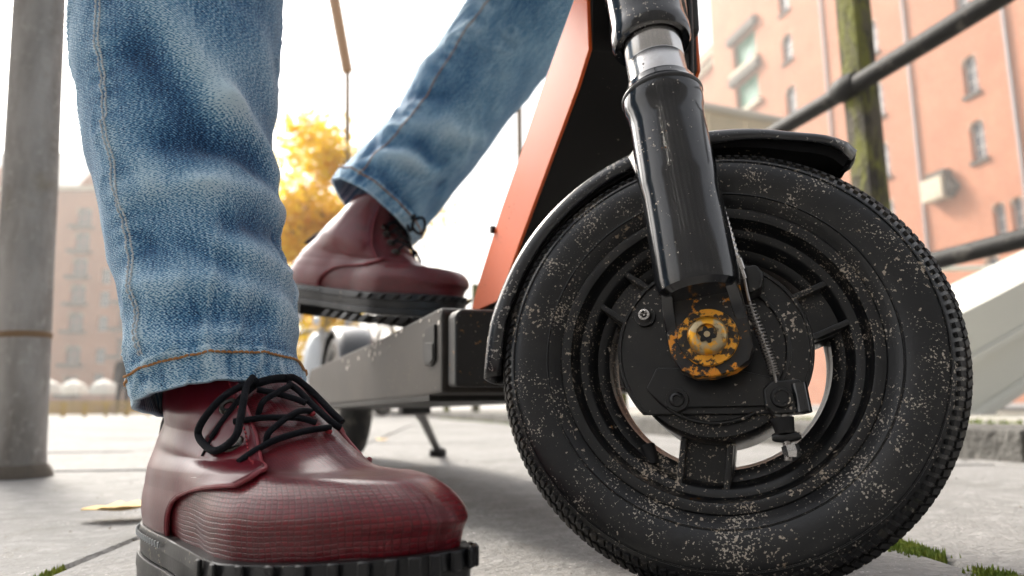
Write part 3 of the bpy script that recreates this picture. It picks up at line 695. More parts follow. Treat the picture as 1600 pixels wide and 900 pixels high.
def moped(loc, label, rz):
    R_ = Matrix.Rotation(rz, 4, 'Z'); L0 = Vector(loc); t = thing('moped', label, 'moped', tuple(loc), 'mopeds parked behind the scooter')
    W_ = lambda p: R_ @ Vector(p)+L0
    for y in (-.58, .58):
        wl = MB().lathe([(.13, -.045), (.19, -.05), (.225, -.025), (.23, 0), (.225, .025), (.19, .05), (.13, .045)], W_((0, y, .23)), R_ @ Vector((1, 0, 0)), 24, closed_prof=True).build('wheel', RUBBER, t, smooth=True)
        MB().lathe([(0, -.03), (.135, -.03), (.135, .03), (0, .03)], W_((0, y, .23)), R_ @ Vector((1, 0, 0)), 20).build('hub', STEELD, wl)
    sh = []
    for z, wd_, yo in ((.30, .14, -.36), (.45, .21, -.40), (.65, .23, -.42), (.85, .20, -.38), (1.0, .13, -.34), (1.08, .06, -.32)):
        sh.append([W_((s*wd_, yo+.11*s*s, z)) for s in (-1, -.7, -.35, 0, .35, .7, 1)])
    MB().grid(sh).build('front_shield', MOPW, t, smooth=True, solid=.03)
    body = []
    for y, w_, zb, z2 in ((-.30, .12, .24, .32), (0, .13, .24, .34), (.12, .16, .26, .62), (.45, .18, .34, .72), (.75, .13, .48, .70), (.88, .05, .56, .66)):
        body.append([W_((math.cos(a)*w_, y, (zb+z2)/2+math.sin(a)*(z2-zb)/2)) for a in [2*math.pi*i/14 for i in range(14)]])
    MB().grid(body, True).build('body', MOPW, t, smooth=True)
    MB().grid([[W_((math.cos(a)*w_, y, z+math.sin(a)*.05)) for a in [2*math.pi*i/12 for i in range(12)]] for y, w_, z in ((.08, .05, .73), (.15, .13, .74), (.5, .14, .77), (.8, .11, .78), (.86, .03, .77))], True).build('seat', TRIMB, t, smooth=True)
    fe = [[W_((s*.075, -.58+.27*math.cos(a), .23+.27*math.sin(a)-.02*s*s)) for s in (-1, -.5, 0, .5, 1)] for a in np.linspace(-.1, 2.7, 14)]
    MB().grid(fe).build('fender', MOPW, t, smooth=True, solid=.008)
    MB().tube([W_((-.33, -.28, 1.02)), W_((-.2, -.36, 1.06)), W_((.2, -.36, 1.06)), W_((.33, -.28, 1.02))], .018, 8).build('handlebar', CABLE, t, smooth=True)
    MB().tube([W_((0, -.58, .23)), W_((0, -.36, 1.06))], .028, 8).build('fork', STEELD, t, smooth=True)
    for s in (-1, 1):
        mb = MB().tube([W_((s*.24, -.36, 1.06)), W_((s*.30, -.38, 1.20))], .008, 6); mb.lathe([(0, -.015), (.06, -.012), (.065, 0), (.05, .02), (0, .025)], W_((s*.32, -.38, 1.24)), R_ @ Vector((0, -1, 0)), 14); mb.build('mirror', MOPW, t, smooth=True)
    MB().tube([W_((.05, .1, .25)), W_((.2, .16, .0))], .014, 6).build('stand', STEELD, t, smooth=True)
p = at(497, 640, 9.5); moped((p.x, 9.5, -.002), 'pale moped parked far behind the rear of the scooter deck', .35)
p = at(552, 640, 9.6); moped((p.x, 9.6, -.002), 'pale moped turned aslant, seen under the arch of the raised boot', -.5)

# air: pale haze round everything
hm = bpy.data.materials.new('haze'); hm.use_nodes = True; hn = hm.node_tree.nodes; hn.clear()
pv_ = hn.new('ShaderNodeVolumePrincipled'); pv_.inputs['Color'].default_value = (1, .97, .93, 1); pv_.inputs['Density'].default_value = HAZE; pv_.inputs['Anisotropy'].default_value = .2
ho = hn.new('ShaderNodeOutputMaterial'); hm.node_tree.links.new(pv_.outputs[0], ho.inputs['Volume'])
MB().box((0, 425, 24), (820, 1000, 50.2)).build('haze', hm, kind='stuff')['label'] = 'thin pale haze in the air over the whole square'

# ================================================================== SCOOTER
yaw, lean, RW = .333, .185, .127
Cw = Vector((.119, .4325, RW*math.cos(lean)))
_a = Vector((-math.sin(yaw), -math.cos(yaw), 0)); Nw = Vector((math.cos(yaw), -math.sin(yaw), 0)); _z = Vector((0, 0, 1))
Aw = _a*math.cos(lean)+_z*math.sin(lean); Uw = _z*math.cos(lean)-_a*math.sin(lean)     # axle (to the right-hand side), wheel up
fr = math.radians(8); Df = Uw*math.cos(fr)-Nw*math.sin(fr); Ff = Nw*math.cos(fr)+Uw*math.sin(fr)
def WL(x, o, z): return Cw+Nw*x+Aw*o+Uw*z
def FK(t, o, f=0.): return Cw+Aw*o+Df*t+Ff*f
def onwheel(x, y, o):
    v = ray(x, y); t = (Cw+Aw*o-CAMP).dot(Aw)/v.dot(Aw); return CAMP+v*t
def wc(x, y, o):
    p = onwheel(x, y, o)-Cw; return p.dot(Nw), p.dot(Uw)
BC = Vector((.11, .45, 0)); HB = Vector((.387, -.922, 0)).normalized(); RB = Vector((HB.y, -HB.x, 0))
def BP_(s, w_, z): return BC+HB*s+RB*w_+Vector((0, 0, z))
sc = thing('electric_scooter', 'black electric scooter with orange neck panel, its dirty front wheel turned sideways', 'scooter', (Cw.x, Cw.y, 0))
# --- front wheel
fwh = MB().lathe([(.0, -.034), (.012, -.034), (.012, .034), (0, .034)], Cw, Aw, 20, e1=Nw).build('wheel', STEELD, sc, smooth=True)
ty = [(.0865, -.0225), (.0905, -.0262), (.0960, -.0298), (.1030, -.0318), (.1100, -.0322), (.1160, -.0300), (.1205, -.0255), (.1235, -.0190), (.1252, -.0100), (.1258, 0)]
ty = ty+[(r, -o) for r, o in ty[-2::-1]]+[(.080, .018), (.080, -.018)]
MB().lathe(ty, Cw, Aw, 120, closed_prof=True, e1=Nw).build('tyre', RUBBER, fwh, smooth=True, angle=60)
mb = MB()
NT = 150
for k in range(NT):
    for sgn in (-1, 1):
        for (r0, o0, w_, l_, sk) in ((.1245, .0180, .0016, .0075, .5), (.1200, .0262, .0014, .0050, .25)):
            a = 2*math.pi*(k+.5*(o0 > .02)+.25*sgn)/NT; rad = Nw*math.cos(a)+Uw*math.sin(a); tan = Uw*math.cos(a)-Nw*math.sin(a)
            nor = (rad*.8+Aw*sgn*.6*(o0/.026)).normalized(); ac = tan.cross(nor); ln = (ac+tan*sk*sgn).normalized(); wt = nor.cross(ln)
            M_ = Matrix((ln, wt, nor)).transposed(); mb.box(Cw+rad*(r0-.0006)+Aw*sgn*o0, (l_, w_*2.0, .0030), M_)
    for o0 in (-.009, 0, .009):
        a = 2*math.pi*(k+.3*o0*100)/NT; rad = Nw*math.cos(a)+Uw*math.sin(a); tan = Uw*math.cos(a)-Nw*math.sin(a)
        M_ = Matrix((Aw, tan, rad)).transposed(); mb.box(Cw+rad*.1258+Aw*o0, (.0072, .0036, .003), M_)
mb.build('tread', RUBBER_CLEAN, fwh, kind='stuff')
# raised line on the sidewall
for rr, oo in ((.0945, .0293), (.1150, .0306)):
    MB().lathe([(rr-.0006, oo-.001), (rr-.0003, oo+.0005), (rr+.0003, oo+.0004), (rr+.0006, oo-.001)], Cw, Aw, 120, e1=Nw).build('sidewall_ridge', RUBBER, fwh, smooth=True)
hp = [(.0880, .0205), (.0878, .0232), (.0868, .0243), (.0835, .0246), (.0815, .0238), (.0805, .0215), (.0795, .0165), (.0778, .0148), (.0740, .0142), (.0722, .0128), (.0705, .0095), (.0690, .0060), (.0650, .0050), (.0625, .0035), (.0618, 0)]
rp = hp+[(.0612, -.003), (.0600, -.006), (.0600, -.012), (.066, -.015), (.0790, -.017), (.0805, -.0215), (.0835, -.0246), (.0878, -.0232), (.0880, -.0205)]+[(.083, -.017), (.083, .017)]
MB().lathe(rp, Cw, Aw, 96, closed_prof=True, e1=Nw).build('rim', RIM, fwh, smooth=True, angle=35)
MB().lathe([(.0, .026), (.0475, .026), (.0490, .024), (.0490, -.022), (.046, -.026), (0, -.026)], Cw, Aw, 64, e1=Nw).build('drum', RIM, fwh, smooth=True)
for al in (263, 23, 143):
    a = math.radians(al); rd = Nw*math.cos(a)+Uw*math.sin(a); tn = Uw*math.cos(a)-Nw*math.sin(a); M_ = Matrix((rd, tn, Aw)).transposed()
    sp = MB().box(Cw+rd*.0585-Aw*.001, (.026, .030, .016), M_).build('spoke', RIM, fwh, bevel=.002)
    for s in (-1, 1): MB().box(Cw+rd*.0610+tn*s*.0125+Aw*.009, (.027, .0035, .010), M_).build('spoke_rib', RIM, fwh, bevel=.001)
vs_ = wc(1033, 688, 0.0)
MB().tube([WL(-.040, .004, -.0495), WL(-.036, .006, -.060)], [.0045, .0035], 10).build('valve', RUBBER_CLEAN, fwh, smooth=True)
# --- brake plate
OP = .0276
bp = [(.0524*math.cos(a), .0524*math.sin(a)) for a in np.linspace(math.radians(-138), math.radians(-42)+2*math.pi*0, 2)]
poly = [(.0524*math.cos(a), .0524*math.sin(a)) for a in np.linspace(math.radians(-43), math.radians(223), 90)]
bplate = MB().prism([WL(x, .0262, z) for x, z in poly], Aw*.0030).build('brake_plate', BLACKP, sc, bevel=.0008)
MB().lathe([(.0500, .0290), (.0503, .0308), (.0518, .0308), (.0524, .0290)], Cw, Aw, 90, math.radians(-43), math.radians(223), e1=Nw).build('plate_rim', BLACKP, bplate, smooth=True)
def arc(r, o, a0, a1, n=24): return [Cw+Aw*o+Nw*r*math.cos(math.radians(lerp(a0, a1, i/n)))+Uw*r*math.sin(math.radians(lerp(a0, a1, i/n))) for i in range(n+1)]
MB().tube(arc(.0395, .0292, -30, 62), .0016, 8).build('plate_ridge', BLACKP, bplate, smooth=True)
MB().tube(arc(.0405, .0292, -150, -60), .0012, 8).build('plate_ridge', BLACKP, bplate, smooth=True)
# raised lower boss of the plate
x_, z_ = wc(1095, 622, .03)
poly = [(-.030, -.010), (.012, -.012), (.034, -.018), (.030, -.032), (-.026, -.0325), (-.036, -.022)]
MB().prism([WL(x, .0291, z) for x, z in poly], Aw*.0028).build('plate_boss', BLACKP, bplate, bevel=.001)
def torx(parent, p, ax, r, hgt, m1, m2, nm='bolt', washer=True):
    b = MB().lathe([(0, hgt*.55), (r*.48, hgt*.55), (r*.52, hgt), (r*.80, hgt*.97), (r, hgt*.55), (r, 0), (0, 0)], p, ax, 28).build(nm, m1, parent, smooth=True, angle=50)
    e1 = Vector(ax).orthogonal().normalized(); e2 = Vector(ax).normalized().cross(e1)
    star = [p+Vector(ax).normalized()*hgt*.56+(e1*math.cos(a)+e2*math.sin(a))*r*(.47+.10*math.cos(6*a))*.82 for a in np.linspace(0, 2*math.pi, 48, endpoint=False)]
    MB().prism(star, Vector(ax).normalized()*hgt*.12).build('socket', m2, b)
    MB().lathe([(0, hgt*.6), (r*.16, hgt*.6), (r*.16, hgt*.8), (0, hgt*.8)], p, ax, 10).build('security_pin', m1, b, smooth=True)
    if washer: MB().lathe([(0, .0012), (r*1.45, .0012), (r*1.5, .0004), (r*1.5, -.002), (0, -.002)], p, ax, 28).build('washer', BLACKP, b, smooth=True)
    return b
DARKH = mat('socket_dark', (.006, .006, .006), .6)
torx(bplate, onwheel(1008, 495, .0305), Aw, .0040, .0050, CHROME, DARKH)
torx(bplate, onwheel(1058, 625, .0325), Aw, .0042, .0025, BLACKP, DARKH)
# --- fork legs
for o, lab in ((.055, None), (-.055, None)):
    leg = MB().lathe([(0, .023), (.0185, .023), (.0215, .026), (.0222, .031), (.0220, .060), (.0216, .082), (.0222, .088), (.0223, .094), (.0216, .128), (.0218, .136), (.0230, .140), (.0234, .1455), (.0230, .151), (.0214, .1535), (.0208, .1560), (.0200, .1575), (.0178, .1580), (0, .158)], Cw+Aw*o, Df, 56, e1=Ff).build('fork_leg', PAINT, sc, smooth=True, angle=28)
    MB().lathe([(.0238*.985, .1475), (.0240, .1485), (.0240, .1495), (.0236, .1503)], Cw+Aw*o, Df, 56, e1=Ff).build('seal_ring', CABLE, leg, smooth=True)
    st = MB().lathe([(0, .150), (.0175, .150), (.0175, .1735), (.01725, .1738), (.01725, .1742), (.0175, .1745), (.0175, .205), (0, .205)], Cw+Aw*o, Df, 48, e1=Ff).build('stanchion', CHROME, leg, smooth=True, angle=50)
    MB().lathe([(.0178, .196), (.0190, .1885), (.0228, .1875), (.0240, .1895), (.0242, .1960), (.0234, .2000), (.0228, .2060), (.0228, .44), (0, .44)], Cw+Aw*o, Df, 48, e1=Ff).build('upper_tube', PAINT, leg, smooth=True, angle=40)
    # axle bracket: flat rounded plate at the foot of the leg
    sg = 1 if o > 0 else -1
    pr = [(-.0205, .034), (-.0212, .012), (-.0205, -.006), (-.0165, -.0150), (-.0095, -.0195), (.0, -.0205), (.0105, -.0190), (.0180, -.0150), (.0212, -.0085), (.0216, .010), (.0208, .034)]
    pr = pr[::-1]
    br = MB().prism([FK(z, o-sg*.013, x) for x, z in pr], Aw*sg*.0105).build('axle_bracket', WORN, leg, bevel=.0016)
    # raised side lips of the bracket joining it to the tube
    for sx in (-1, 1):
        MB().prism([FK(.040, o-sg*.0135, sx*.0213), FK(.004, o-sg*.0135, sx*.0216), FK(.006, o-sg*.0035, sx*.0212), FK(.020, o+sg*.0065, sx*.0200), FK(.036, o+sg*.0085, sx*.0185)], Ff*-sx*.0060).build('bracket_lip', PAINT, leg, bevel=.001)
    ax_ = Aw*sg
    MB().lathe([(.0085, -.001), (.0150, -.001), (.0155, .0006), (.0150, .0022), (.0085, .0022)], Cw+Aw*(o-sg*.0020), ax_, 40).build('axle_washer', RUST, leg, smooth=True, angle=40)
    torx(leg, Cw+Aw*(o+sg*.0003), ax_, .0102, .0062, BOLTM, DARKH, 'axle_bolt', washer=False)
    MB().lathe([(0, -.02), (.0095, -.02), (.0095, .0), (0, .0)], Cw+Aw*(o-sg*.006), ax_, 20).build('axle_spacer', STEELD, leg, smooth=True)
for t0, t1 in ((.232, .256), (.400, .424)):
    cr = MB()
    ring = []
    for i in range(40):
        a = 2*math.pi*i/40; ring.append(FK(t0, (.055+.026*abs(math.cos(a)))*(1 if math.cos(a) > 0 else -1)*min(1, abs(math.cos(a))*1.6+.25), .026*math.sin(a)))
    MB().prism(ring, Df*(t1-t0)).build('fork_crown', PAINT, sc, bevel=.003)
ht = MB().lathe([(0, .258), (.026, .258), (.028, .262), (.028, .28), (.025, .284), (.025, .375), (.028, .379), (.028, .396), (0, .396)], Cw, Df, 40, e1=Ff).build('head_tube', NECKB, sc, smooth=True)
MB().lathe([(0, .424), (.021, .424), (.021, .46), (.0185, .465), (.0175, .98), (0, .98)], Cw, Df, 32, e1=Ff).build('stem', PAINT, sc, smooth=True)
hb = MB().tube([FK(.975, .27, -.05), FK(.985, .2, -.03), FK(.99, .09, 0), FK(.99, 0, 0), FK(.99, -.09, 0), FK(.985, -.2, -.03), FK(.975, -.27, -.05)], .0115, 14).build('handlebar', PAINT, sc, smooth=True)
for s in (-1, 1):
    MB().tube([FK(.9745, s*.275, -.052), FK(.98, s*.235, -.04), FK(.983, s*.17, -.0215)], .0165, 14).build('grip', RUBBER_CLEAN, hb, smooth=True)
    MB().tube([FK(.972, s*.15, .0), FK(.962, s*.18, .03), FK(.958, s*.24, .022)], .005, 8).build('brake_lever', STEELD, hb, smooth=True)
# --- front fender
def fen(al, r, o):
    a = math.radians(al); return Cw+Nw*(r*math.cos(a)+.005)+Uw*r*math.sin(a)+Aw*o
rows = []
als = list(np.linspace(57, 184, 60))
for al in als:
    fl = .010*max(0, (72-al)/16)**1.6+.006*max(0, (al-172)/17)**2
    wd_ = .026*(1-.10*max(0, (70-al)/14))*max(.10, 1-max(0, (al-168)/21)**1.7*.92)
    wd_ *= math.sqrt(max(.05, 1-min(1, max(0, (66-al)/9.2))**2))
    sh = .011*max(0, (al-160)/29)**1.5
    prof = [(.1290, 1.0), (.1335, 1.03), (.1372, .98), (.1398, .85), (.1410, .55), (.1414, 0), (.1410, -.55), (.1398, -.85), (.1372, -.98), (.1335, -1.03), (.1290, -1.0)]
    up = min(1, max(0, (100-al)/36)); up = up*up*(3-2*up)
    rows.append([fen(al, lerp(r, max(r, .1385), up*.45)+fl, k*wd_+sh) for r, k in prof])
fd_ = MB().grid(rows).build('front_fender', FENDER, sc, smooth=True, solid=.0022, angle=70)
shade_rows = [[fen(al, .1270+(.010*max(0, (72-al)/16)**1.6) if abs(k) > .95 else .1375+(.010*max(0, (72-al)/16)**1.6), k*.0245*(1-.10*max(0, (70-al)/14))*math.sqrt(max(.05, 1-min(1, max(0, (66-al)/9.2))**2))*max(.10, 1-max(0, (al-168)/21)**1.7*.92)+.011*max(0, (al-160)/29)**1.5) for k in (-1, -.9, -.4, 0, .4, .9, 1)] for al in np.linspace(57.3, 180, 50)]
MB().grid(shade_rows).build('underside_shade', UNDERSHADE, fd_, smooth=True)  # added dark sheet that paints shade onto the fender's underside
for s in (-1, 1):
    p0 = fen(100, .137, s*.025); q = FK(.118, s*.0345, -.010)
    MB().prism([p0, fen(112, .137, s*.025), FK(.112, s*.034, -.024), FK(.142, s*.034, -.022), FK(.142, s*.034, -.014)], Aw*s*.003).build('fender_bracket', FENDER, fd_, bevel=.0006)
# --- brake cable with ribbed sleeve, spring and arm
pts = [onwheel(x, y, o) for x, y, o in ((1109, 236, .036), (1116, 280, .040), (1126, 320, .044), (1139, 362, .047), (1152, 408, .049))]
P_ = spl(pts, 16)
rr = [.0021 if k % 3 else .0015 for k in range(len(P_))]
cabl = MB().tube(spl([FK(.70, .03, .03), FK(.42, .05, .035), FK(.25, .045, .03), FK(.16, .036, .018), pts[0]], 14)+P_[1:2], .0016, 8).build('brake_cable', CABLE, sc, smooth=True)
MB().tube(P_, rr, 12).build('ribbed_sleeve', CHROME, cabl, smooth=True, angle=25)
f0, f1 = onwheel(1152, 405, .049), onwheel(1163, 436, .047)
MB().tube([f0, lerp(f0, f1, .55), lerp(f0, f1, .56), f1], [.0027, .0027, .0018, .0016], 14).build('ferrule', CHROME, cabl, smooth=True, angle=30)
pw = [onwheel(x, y, o) for x, y, o in ((1163, 436, .047), (1172, 475, .045), (1190, 525, .043), (1206, 570, .042), (1214, 604, .041))]
PW_ = spl(pw, 12)
MB().tube(PW_, .0008, 8).build('inner_wire', STEELD, cabl, smooth=True)
hel = []
for k in range(230):
    t = k/229; i = 12+t*(len(PW_)-20); a_ = PW_[int(i)].lerp(PW_[min(int(i)+1, len(PW_)-1)], i % 1); ax_ = (PW_[-1]-PW_[0]).normalized(); e1 = ax_.cross(Aw).normalized(); e2 = ax_.cross(e1)
    hel.append(a_+(e1*math.cos(k*.62)+e2*math.sin(k*.62))*.0024)
MB().tube(hel, .0004, 6).build('return_spring', STEELD, cabl, smooth=True)
x0, z0 = wc(1161, 424, .040); x1, z1 = wc(1196, 452, .040)
stp = MB().prism([WL(x0, .029, z0+.002), WL(x1-.004, .029, z0+.003), WL(x1, .029, z0-.003), WL(x1-.002, .029, z1), WL(x0+.002, .029, z1-.003)], Aw*.014).build('cable_stop', BLACKP, sc, bevel=.0018)
arm = MB().prism([onwheel(x, y, .033) for x, y in ((1192, 612), (1206, 600), (1250, 597), (1264, 640), (1262, 648), (1212, 652), (1196, 640))], Aw*.009).build('brake_arm', BLACKP, sc, bevel=.0016)
cb = onwheel(1221, 622, .042)
MB().lathe([(0, .0028), (.0030, .0028), (.0036, .0034), (.0048, .0032), (.0052, .002), (.0052, -.001), (0, -.001)], cb, Aw, 28).build('clamp_bolt', BLACKP, arm, smooth=True, angle=40)
MB().tube([onwheel(1247, 600, .040), onwheel(1256, 645, .040)], .0042, 16).build('clamp_barrel', PAINT, arm, smooth=True, angle=40)
MB().tube([onwheel(1226, 648, .038), onwheel(1232, 720, .038)], .0019, 12).build('adjuster_rod', STEELD, arm, smooth=True)
MB().tube([onwheel(1222, 654, .038), onwheel(1227, 678, .038)], [.0058, .0046], 16).build('rubber_boot', RUBBER_CLEAN, arm, smooth=True, angle=40)
w0, w1 = onwheel(1206, 684, .038), onwheel(1252, 681, .038)
MB().tube([w0, lerp(w0, w1, .12), lerp(w0, w1, .4), lerp(w0, w1, .6), lerp(w0, w1, .88), w1], [.0015, .0024, .0030, .0030, .0024, .0015], 12).build('wing_nut', BLACKP, arm, smooth=True)
MB().tube([onwheel(1234, 696, .038), onwheel(1237, 706, .038), onwheel(1238, 715, .038)], [.0042, .0044, .0036], 6).build('lock_nut', CHROME, arm)
# --- neck with orange side panels
FRONT = [(-.2039, .1900), (-.1532, .2353), (-.0543, .3181), (-.0356, .3381), (-.0330, .4000), (-.0330, .4450)]
BACK = [(-.0300, .4600), (-.0554, .3851), (-.1086, .3437), (-.1657, .2934), (-.1992, .2659), (-.2614, .2064), (-.2760, .1880)]
nk_poly = FRONT+BACK
neck = MB().prism([BP_(s, .043, z) for s, z in nk_poly], RB*-.086).build('neck', NECKB, sc, bevel=.002)
for sg in (1, -1):
    MB().prism([BP_(s, sg*.0431, z) for s, z in FRONT[:4]+[(-.0362, .384)]+BACK[1:]], RB*sg*.0028).build('orange_panel', ORANGE, neck, bevel=.0008, label='orange painted side panel of the neck')
MB().prism([BP_(s, .030, z) for s, z in ((-.070, .352), (-.034, .345), (-.012, .352), (-.012, .462), (-.050, .470), (-.07, .44))], RB*-.060).build('head_housing', NECKB, neck, bevel=.004)
MB().box(BP_(-.2145, .047, .254), (.004, .004, .006), Matrix((HB, RB, _z)).transposed()).build('latch', DARKH, neck)
# --- deck
SF = -.2096
side = [(SF, .1120), (SF, .1790), (SF-.006, .1838), (SF-.25, .1770), (SF-.80, .1720), (SF-.83, .160), (SF-.83, .120), (SF-.79, .1070), (SF-.05, .1100)]
deck = MB().prism([BP_(s, .095, z) for s, z in side], RB*-.19).build('deck', DECKM, sc, bevel=.005)
fc = [(-.0905, .1165), (.0905, .1165), (.0905, .1745), (.0860, .1792), (-.0860, .1792), (-.0905, .1745)]
cap = MB().prism([BP_(SF+.0012, w_, z) for w_, z in fc], HB*.022).build('front_cap', DECKF, deck, bevel=.006, segs=3)
MB().prism([BP_(SF-.055, .076, .1815), BP_(SF-.78, .076, .1715), BP_(SF-.78, -.076, .1715), BP_(SF-.055, -.076, .1815)], (0, 0, .0035)).build('grip_mat', RUBBER_CLEAN, deck, bevel=.001)
MB().prism([BP_(SF-.04, .0935, .1118), BP_(SF-.78, .0935, .1060), BP_(SF-.78, -.0935, .1060), BP_(SF-.04, -.0935, .1118)], (0, 0, -.006)).build('underside_plate', NECKB, deck, bevel=.001)
pt_ = [(SF-.014, .1395), (SF-.014, .1700), (SF-.040, .1690), (SF-.050, .1600), (SF-.049, .1440), (SF-.043, .1365), (SF-.024, .1350)]
po = MB().prism([BP_(s, .0951, z) for s, z in pt_], RB*.0022).build('charge_port', NECKB, deck, bevel=.0009)
MB().prism([BP_(s, .0974, z) for s, z in ((SF-.016, .1405), (SF-.016, .154), (SF-.038, .156), (SF-.045, .148), (SF-.040, .139), (SF-.024, .1375))], RB*.0009).build('port_recess', DARKH, po, bevel=.0003)
# white scuffs on the upper edge
mb = MB()
for k in range(26):
    s = SF-random.random()**1.4*.5-.004; z = .1835+(s-SF)*.028-.003-random.random()**2*.016
    rr_ = random.uniform(.0012, .0042); poly = [BP_(s+rr_*random.uniform(.5, 1.5)*math.cos(a), .09505, z+rr_*random.uniform(.4, 1)*math.sin(a)) for a in np.linspace(0, 6.283, 8, endpoint=False)]
    mb.prism(poly, RB*.0003)
mb.build('paint_chips', mat('bare_scuff', (.55, .5, .45), .7), deck, kind='stuff')
# --- rear wheel and fender
SRW = -1.17
rc = BP_(SRW, 0, RW); rw = MB().lathe([(0, -.05), (.012, -.05), (.012, .05), (0, .05)], rc, RB, 16).build('wheel', STEELD, sc, smooth=True)
MB().lathe(ty, rc, RB, 72, closed_prof=True).build('tyre', RUBBER, rw, smooth=True, angle=60)
MB().lathe([(0, -.018), (.07, -.018), (.075, -.024), (.088, -.0235), (.088, .0235), (.075, .024), (.07, .018), (0, .018)], rc, RB, 48).build('rim', RIM, rw, smooth=True)
rows = []
for al in np.linspace(18, 195, 40):
    a = math.radians(al); fl = .012*max(0, (al-170)/25)
    rows.append([rc+HB*(math.cos(a)*(r+fl))+_z*(math.sin(a)*(r+fl))+RB*(k*.036) for r, k in ((.130, 1), (.137, .95), (.141, .6), (.142, 0), (.141, -.6), (.137, -.95), (.130, -1))])
MB().grid(rows).build('rear_fender', FENDER, sc, smooth=True, solid=.003, angle=70)
for s in (-1, 1):
    MB().prism([BP_(SF-.80, s*.06, .12), BP_(SF-.80, s*.06, .160), BP_(SRW-.02, s*.06, .140), BP_(SRW-.02, s*.06, .112)], RB*-s*.010).build('rear_arm', NECKB, sc, bevel=.002)
tl = [rc+HB*(math.cos(math.radians(172))*.15)+_z*(.02+.15*math.sin(math.radians(172)))]
MB().box(tl[0], (.02, .045, .02), Matrix((HB, RB, _z)).transposed()).build('tail_light', mat('tail_red', (.35, .02, .015), .3), sc, bevel=.004)
# --- kickstand, hinged under the left side
k0 = at(648, 632, 1.27); k0.z = .112; k1 = at(664, 662, 1.36); k2 = onz(684, 704, .012)
ks = MB().tube([k0, lerp(k0, k2, .25), lerp(k0, k2, .26), k2], [.0115, .0105, .0085, .0075], 12).build('kickstand', CABLE, sc, smooth=True, angle=40)
MB().lathe([(0, .009), (.008, .009), (.017, .004), (.018, 0), (.018, -.012+.002), (0, -.010)], Vector((k2.x, k2.y, .0105)), (0, 0, 1), 16).build('foot', RUBBER_CLEAN, ks, smooth=True)
MB().box(Vector((k0.x, k0.y, .100)), (.03, .05, .02), Matrix((HB, RB, _z)).transposed()).build('hinge', CABLE, ks, bevel=.003)

# ================================================================== RIDER (legs and boots)
rider = thing('person', 'rider in blue jeans and burgundy lace-up boots, one foot on the scooter deck', 'person', (-.19, .456, 0))
KEYS = [  # s: xb zb xf zf wh wm wb
 (0.00, .006, .036, .279, .045, .034, .037, .0500), (.08, .000, .050, .286, .0545, .036, .039, .0525), (.17, .001, .062, .276, .0650, .036, .038, .0465),
 (.26, .004, .072, .259, .0735, .035, .0365, .0400), (.34, .007, .081, .236, .0745, .033, .035, .0365), (.43, .010, .089, .208, .0765, .033, .037, .0375),
 (.53, .012, .097, .176, .0870, .032, .037, .0375), (.64, .014, .105, .148, .1020, .031, .036, .0365), (.76, .015, .114, .126, .1160, .030, .0345, .0345), (.88, .017, .124, .111, .1270, .0295, .0325, .0325), (1.0, .018, .136, .101, .1390, .029, .0305, .0305)]
KA = np.array(KEYS)
def key(s):
    s = min(max(s, 0), 1); i = min(int(np.searchsorted(KA[:, 0], s, 'right')-1), len(KA)-2); i = max(i, 0)
    t = (s-KA[i, 0])/(KA[i+1, 0]-KA[i, 0])
    p0, p1, p2, p3 = KA[max(i-1, 0)], KA[i], KA[i+1], KA[min(i+2, len(KA)-1)]
    def tan(a, b, c): return (c-a)/max(c[0]-a[0], 1e-6)
    m1 = tan(p0, p1, p2)*(p2[0]-p1[0]); m2 = tan(p1, p2, p3)*(p2[0]-p1[0])
    return (2*t**3-3*t**2+1)*p1+(t**3-2*t**2+t)*m1+(-2*t**3+3*t**2)*p2+(t**3-t**2)*m2
def bsurf(phi, s, crease=True):
    """boot upper in boot space: x to the toe, y to the inner side, z up; phi 0 = toe, pi = heel"""
    k = key(s); u = (1+math.cos(phi))/2
    xb, zb, xf, zf, wh, wm, wb = k[1:]
    e = u*u*(3-2*u)
    x = xb+(xf-xb)*u
    w = wh+(wm-wh)*min(1, u/.4) if u < .4 else wm+(wb-wm)*(lambda t: t*t*(3-2*t))(min(1, (u-.4)/.3))
    if u > .72: w *= 1-.16*((u-.72)/.28)**2
    sn = math.sin(phi); y = w*math.copysign(abs(sn)**.74, sn)
    z = zb+(zf-zb)*e
    # inner side a bit fuller, toe swings inwards
    y += .006*max(0, u-.45)*2*(x/.28)-.002
    y += .007*min(1, max(0, (s-.25)/.3))
    if s < .26:      # lower edge follows the welt
        q_, _ = sole_out(phi, -.0030+.0020*math.sin(min(1, s/.16)*math.pi)); b_ = (1 if s < .05 else max(0, 1-(s-.05)/.17)**1.25)
        x = lerp(x, q_.x, b_); y = lerp(y, q_.y, b_)
        z = lerp(z, z-(zb+(zf-zb)*e)+.0360+zspring(u)+(.0138*s/.08 if s < .08 else .0138+(s-.08)*.13), max(0, 1-s/.12))
    if crease:
        f = 0.
        q = math.exp(-((x-.205)/.010)**2)+.7*math.exp(-((x-.188)/.007)**2)
        f -= .0018*q*min(1, max(0, (s-.15)/.25))
        n_ = noise.noise(Vector((x*38, y*38, z*30)))
        f += .0012*n_*(1 if x < .2 else .4)
        # ankle folds
        f += .0022*math.sin((z-.07)*150+x*30+y*25)*math.exp(-((z-.092)/.016)**2)*(1 if x < .14 else 0)*.7
        c = Vector((xb+(xf-xb)*.5, 0, zb)); dv = Vector((x, y, z))-c; dv.z *= .6
        if dv.length > 1e-6: dv.normalize()
        x += dv.x*f; y += dv.y*f; z += dv.z*f*.8+(f*.6 if s > .2 and x > .17 else 0)
    return Vector((x, y, z))
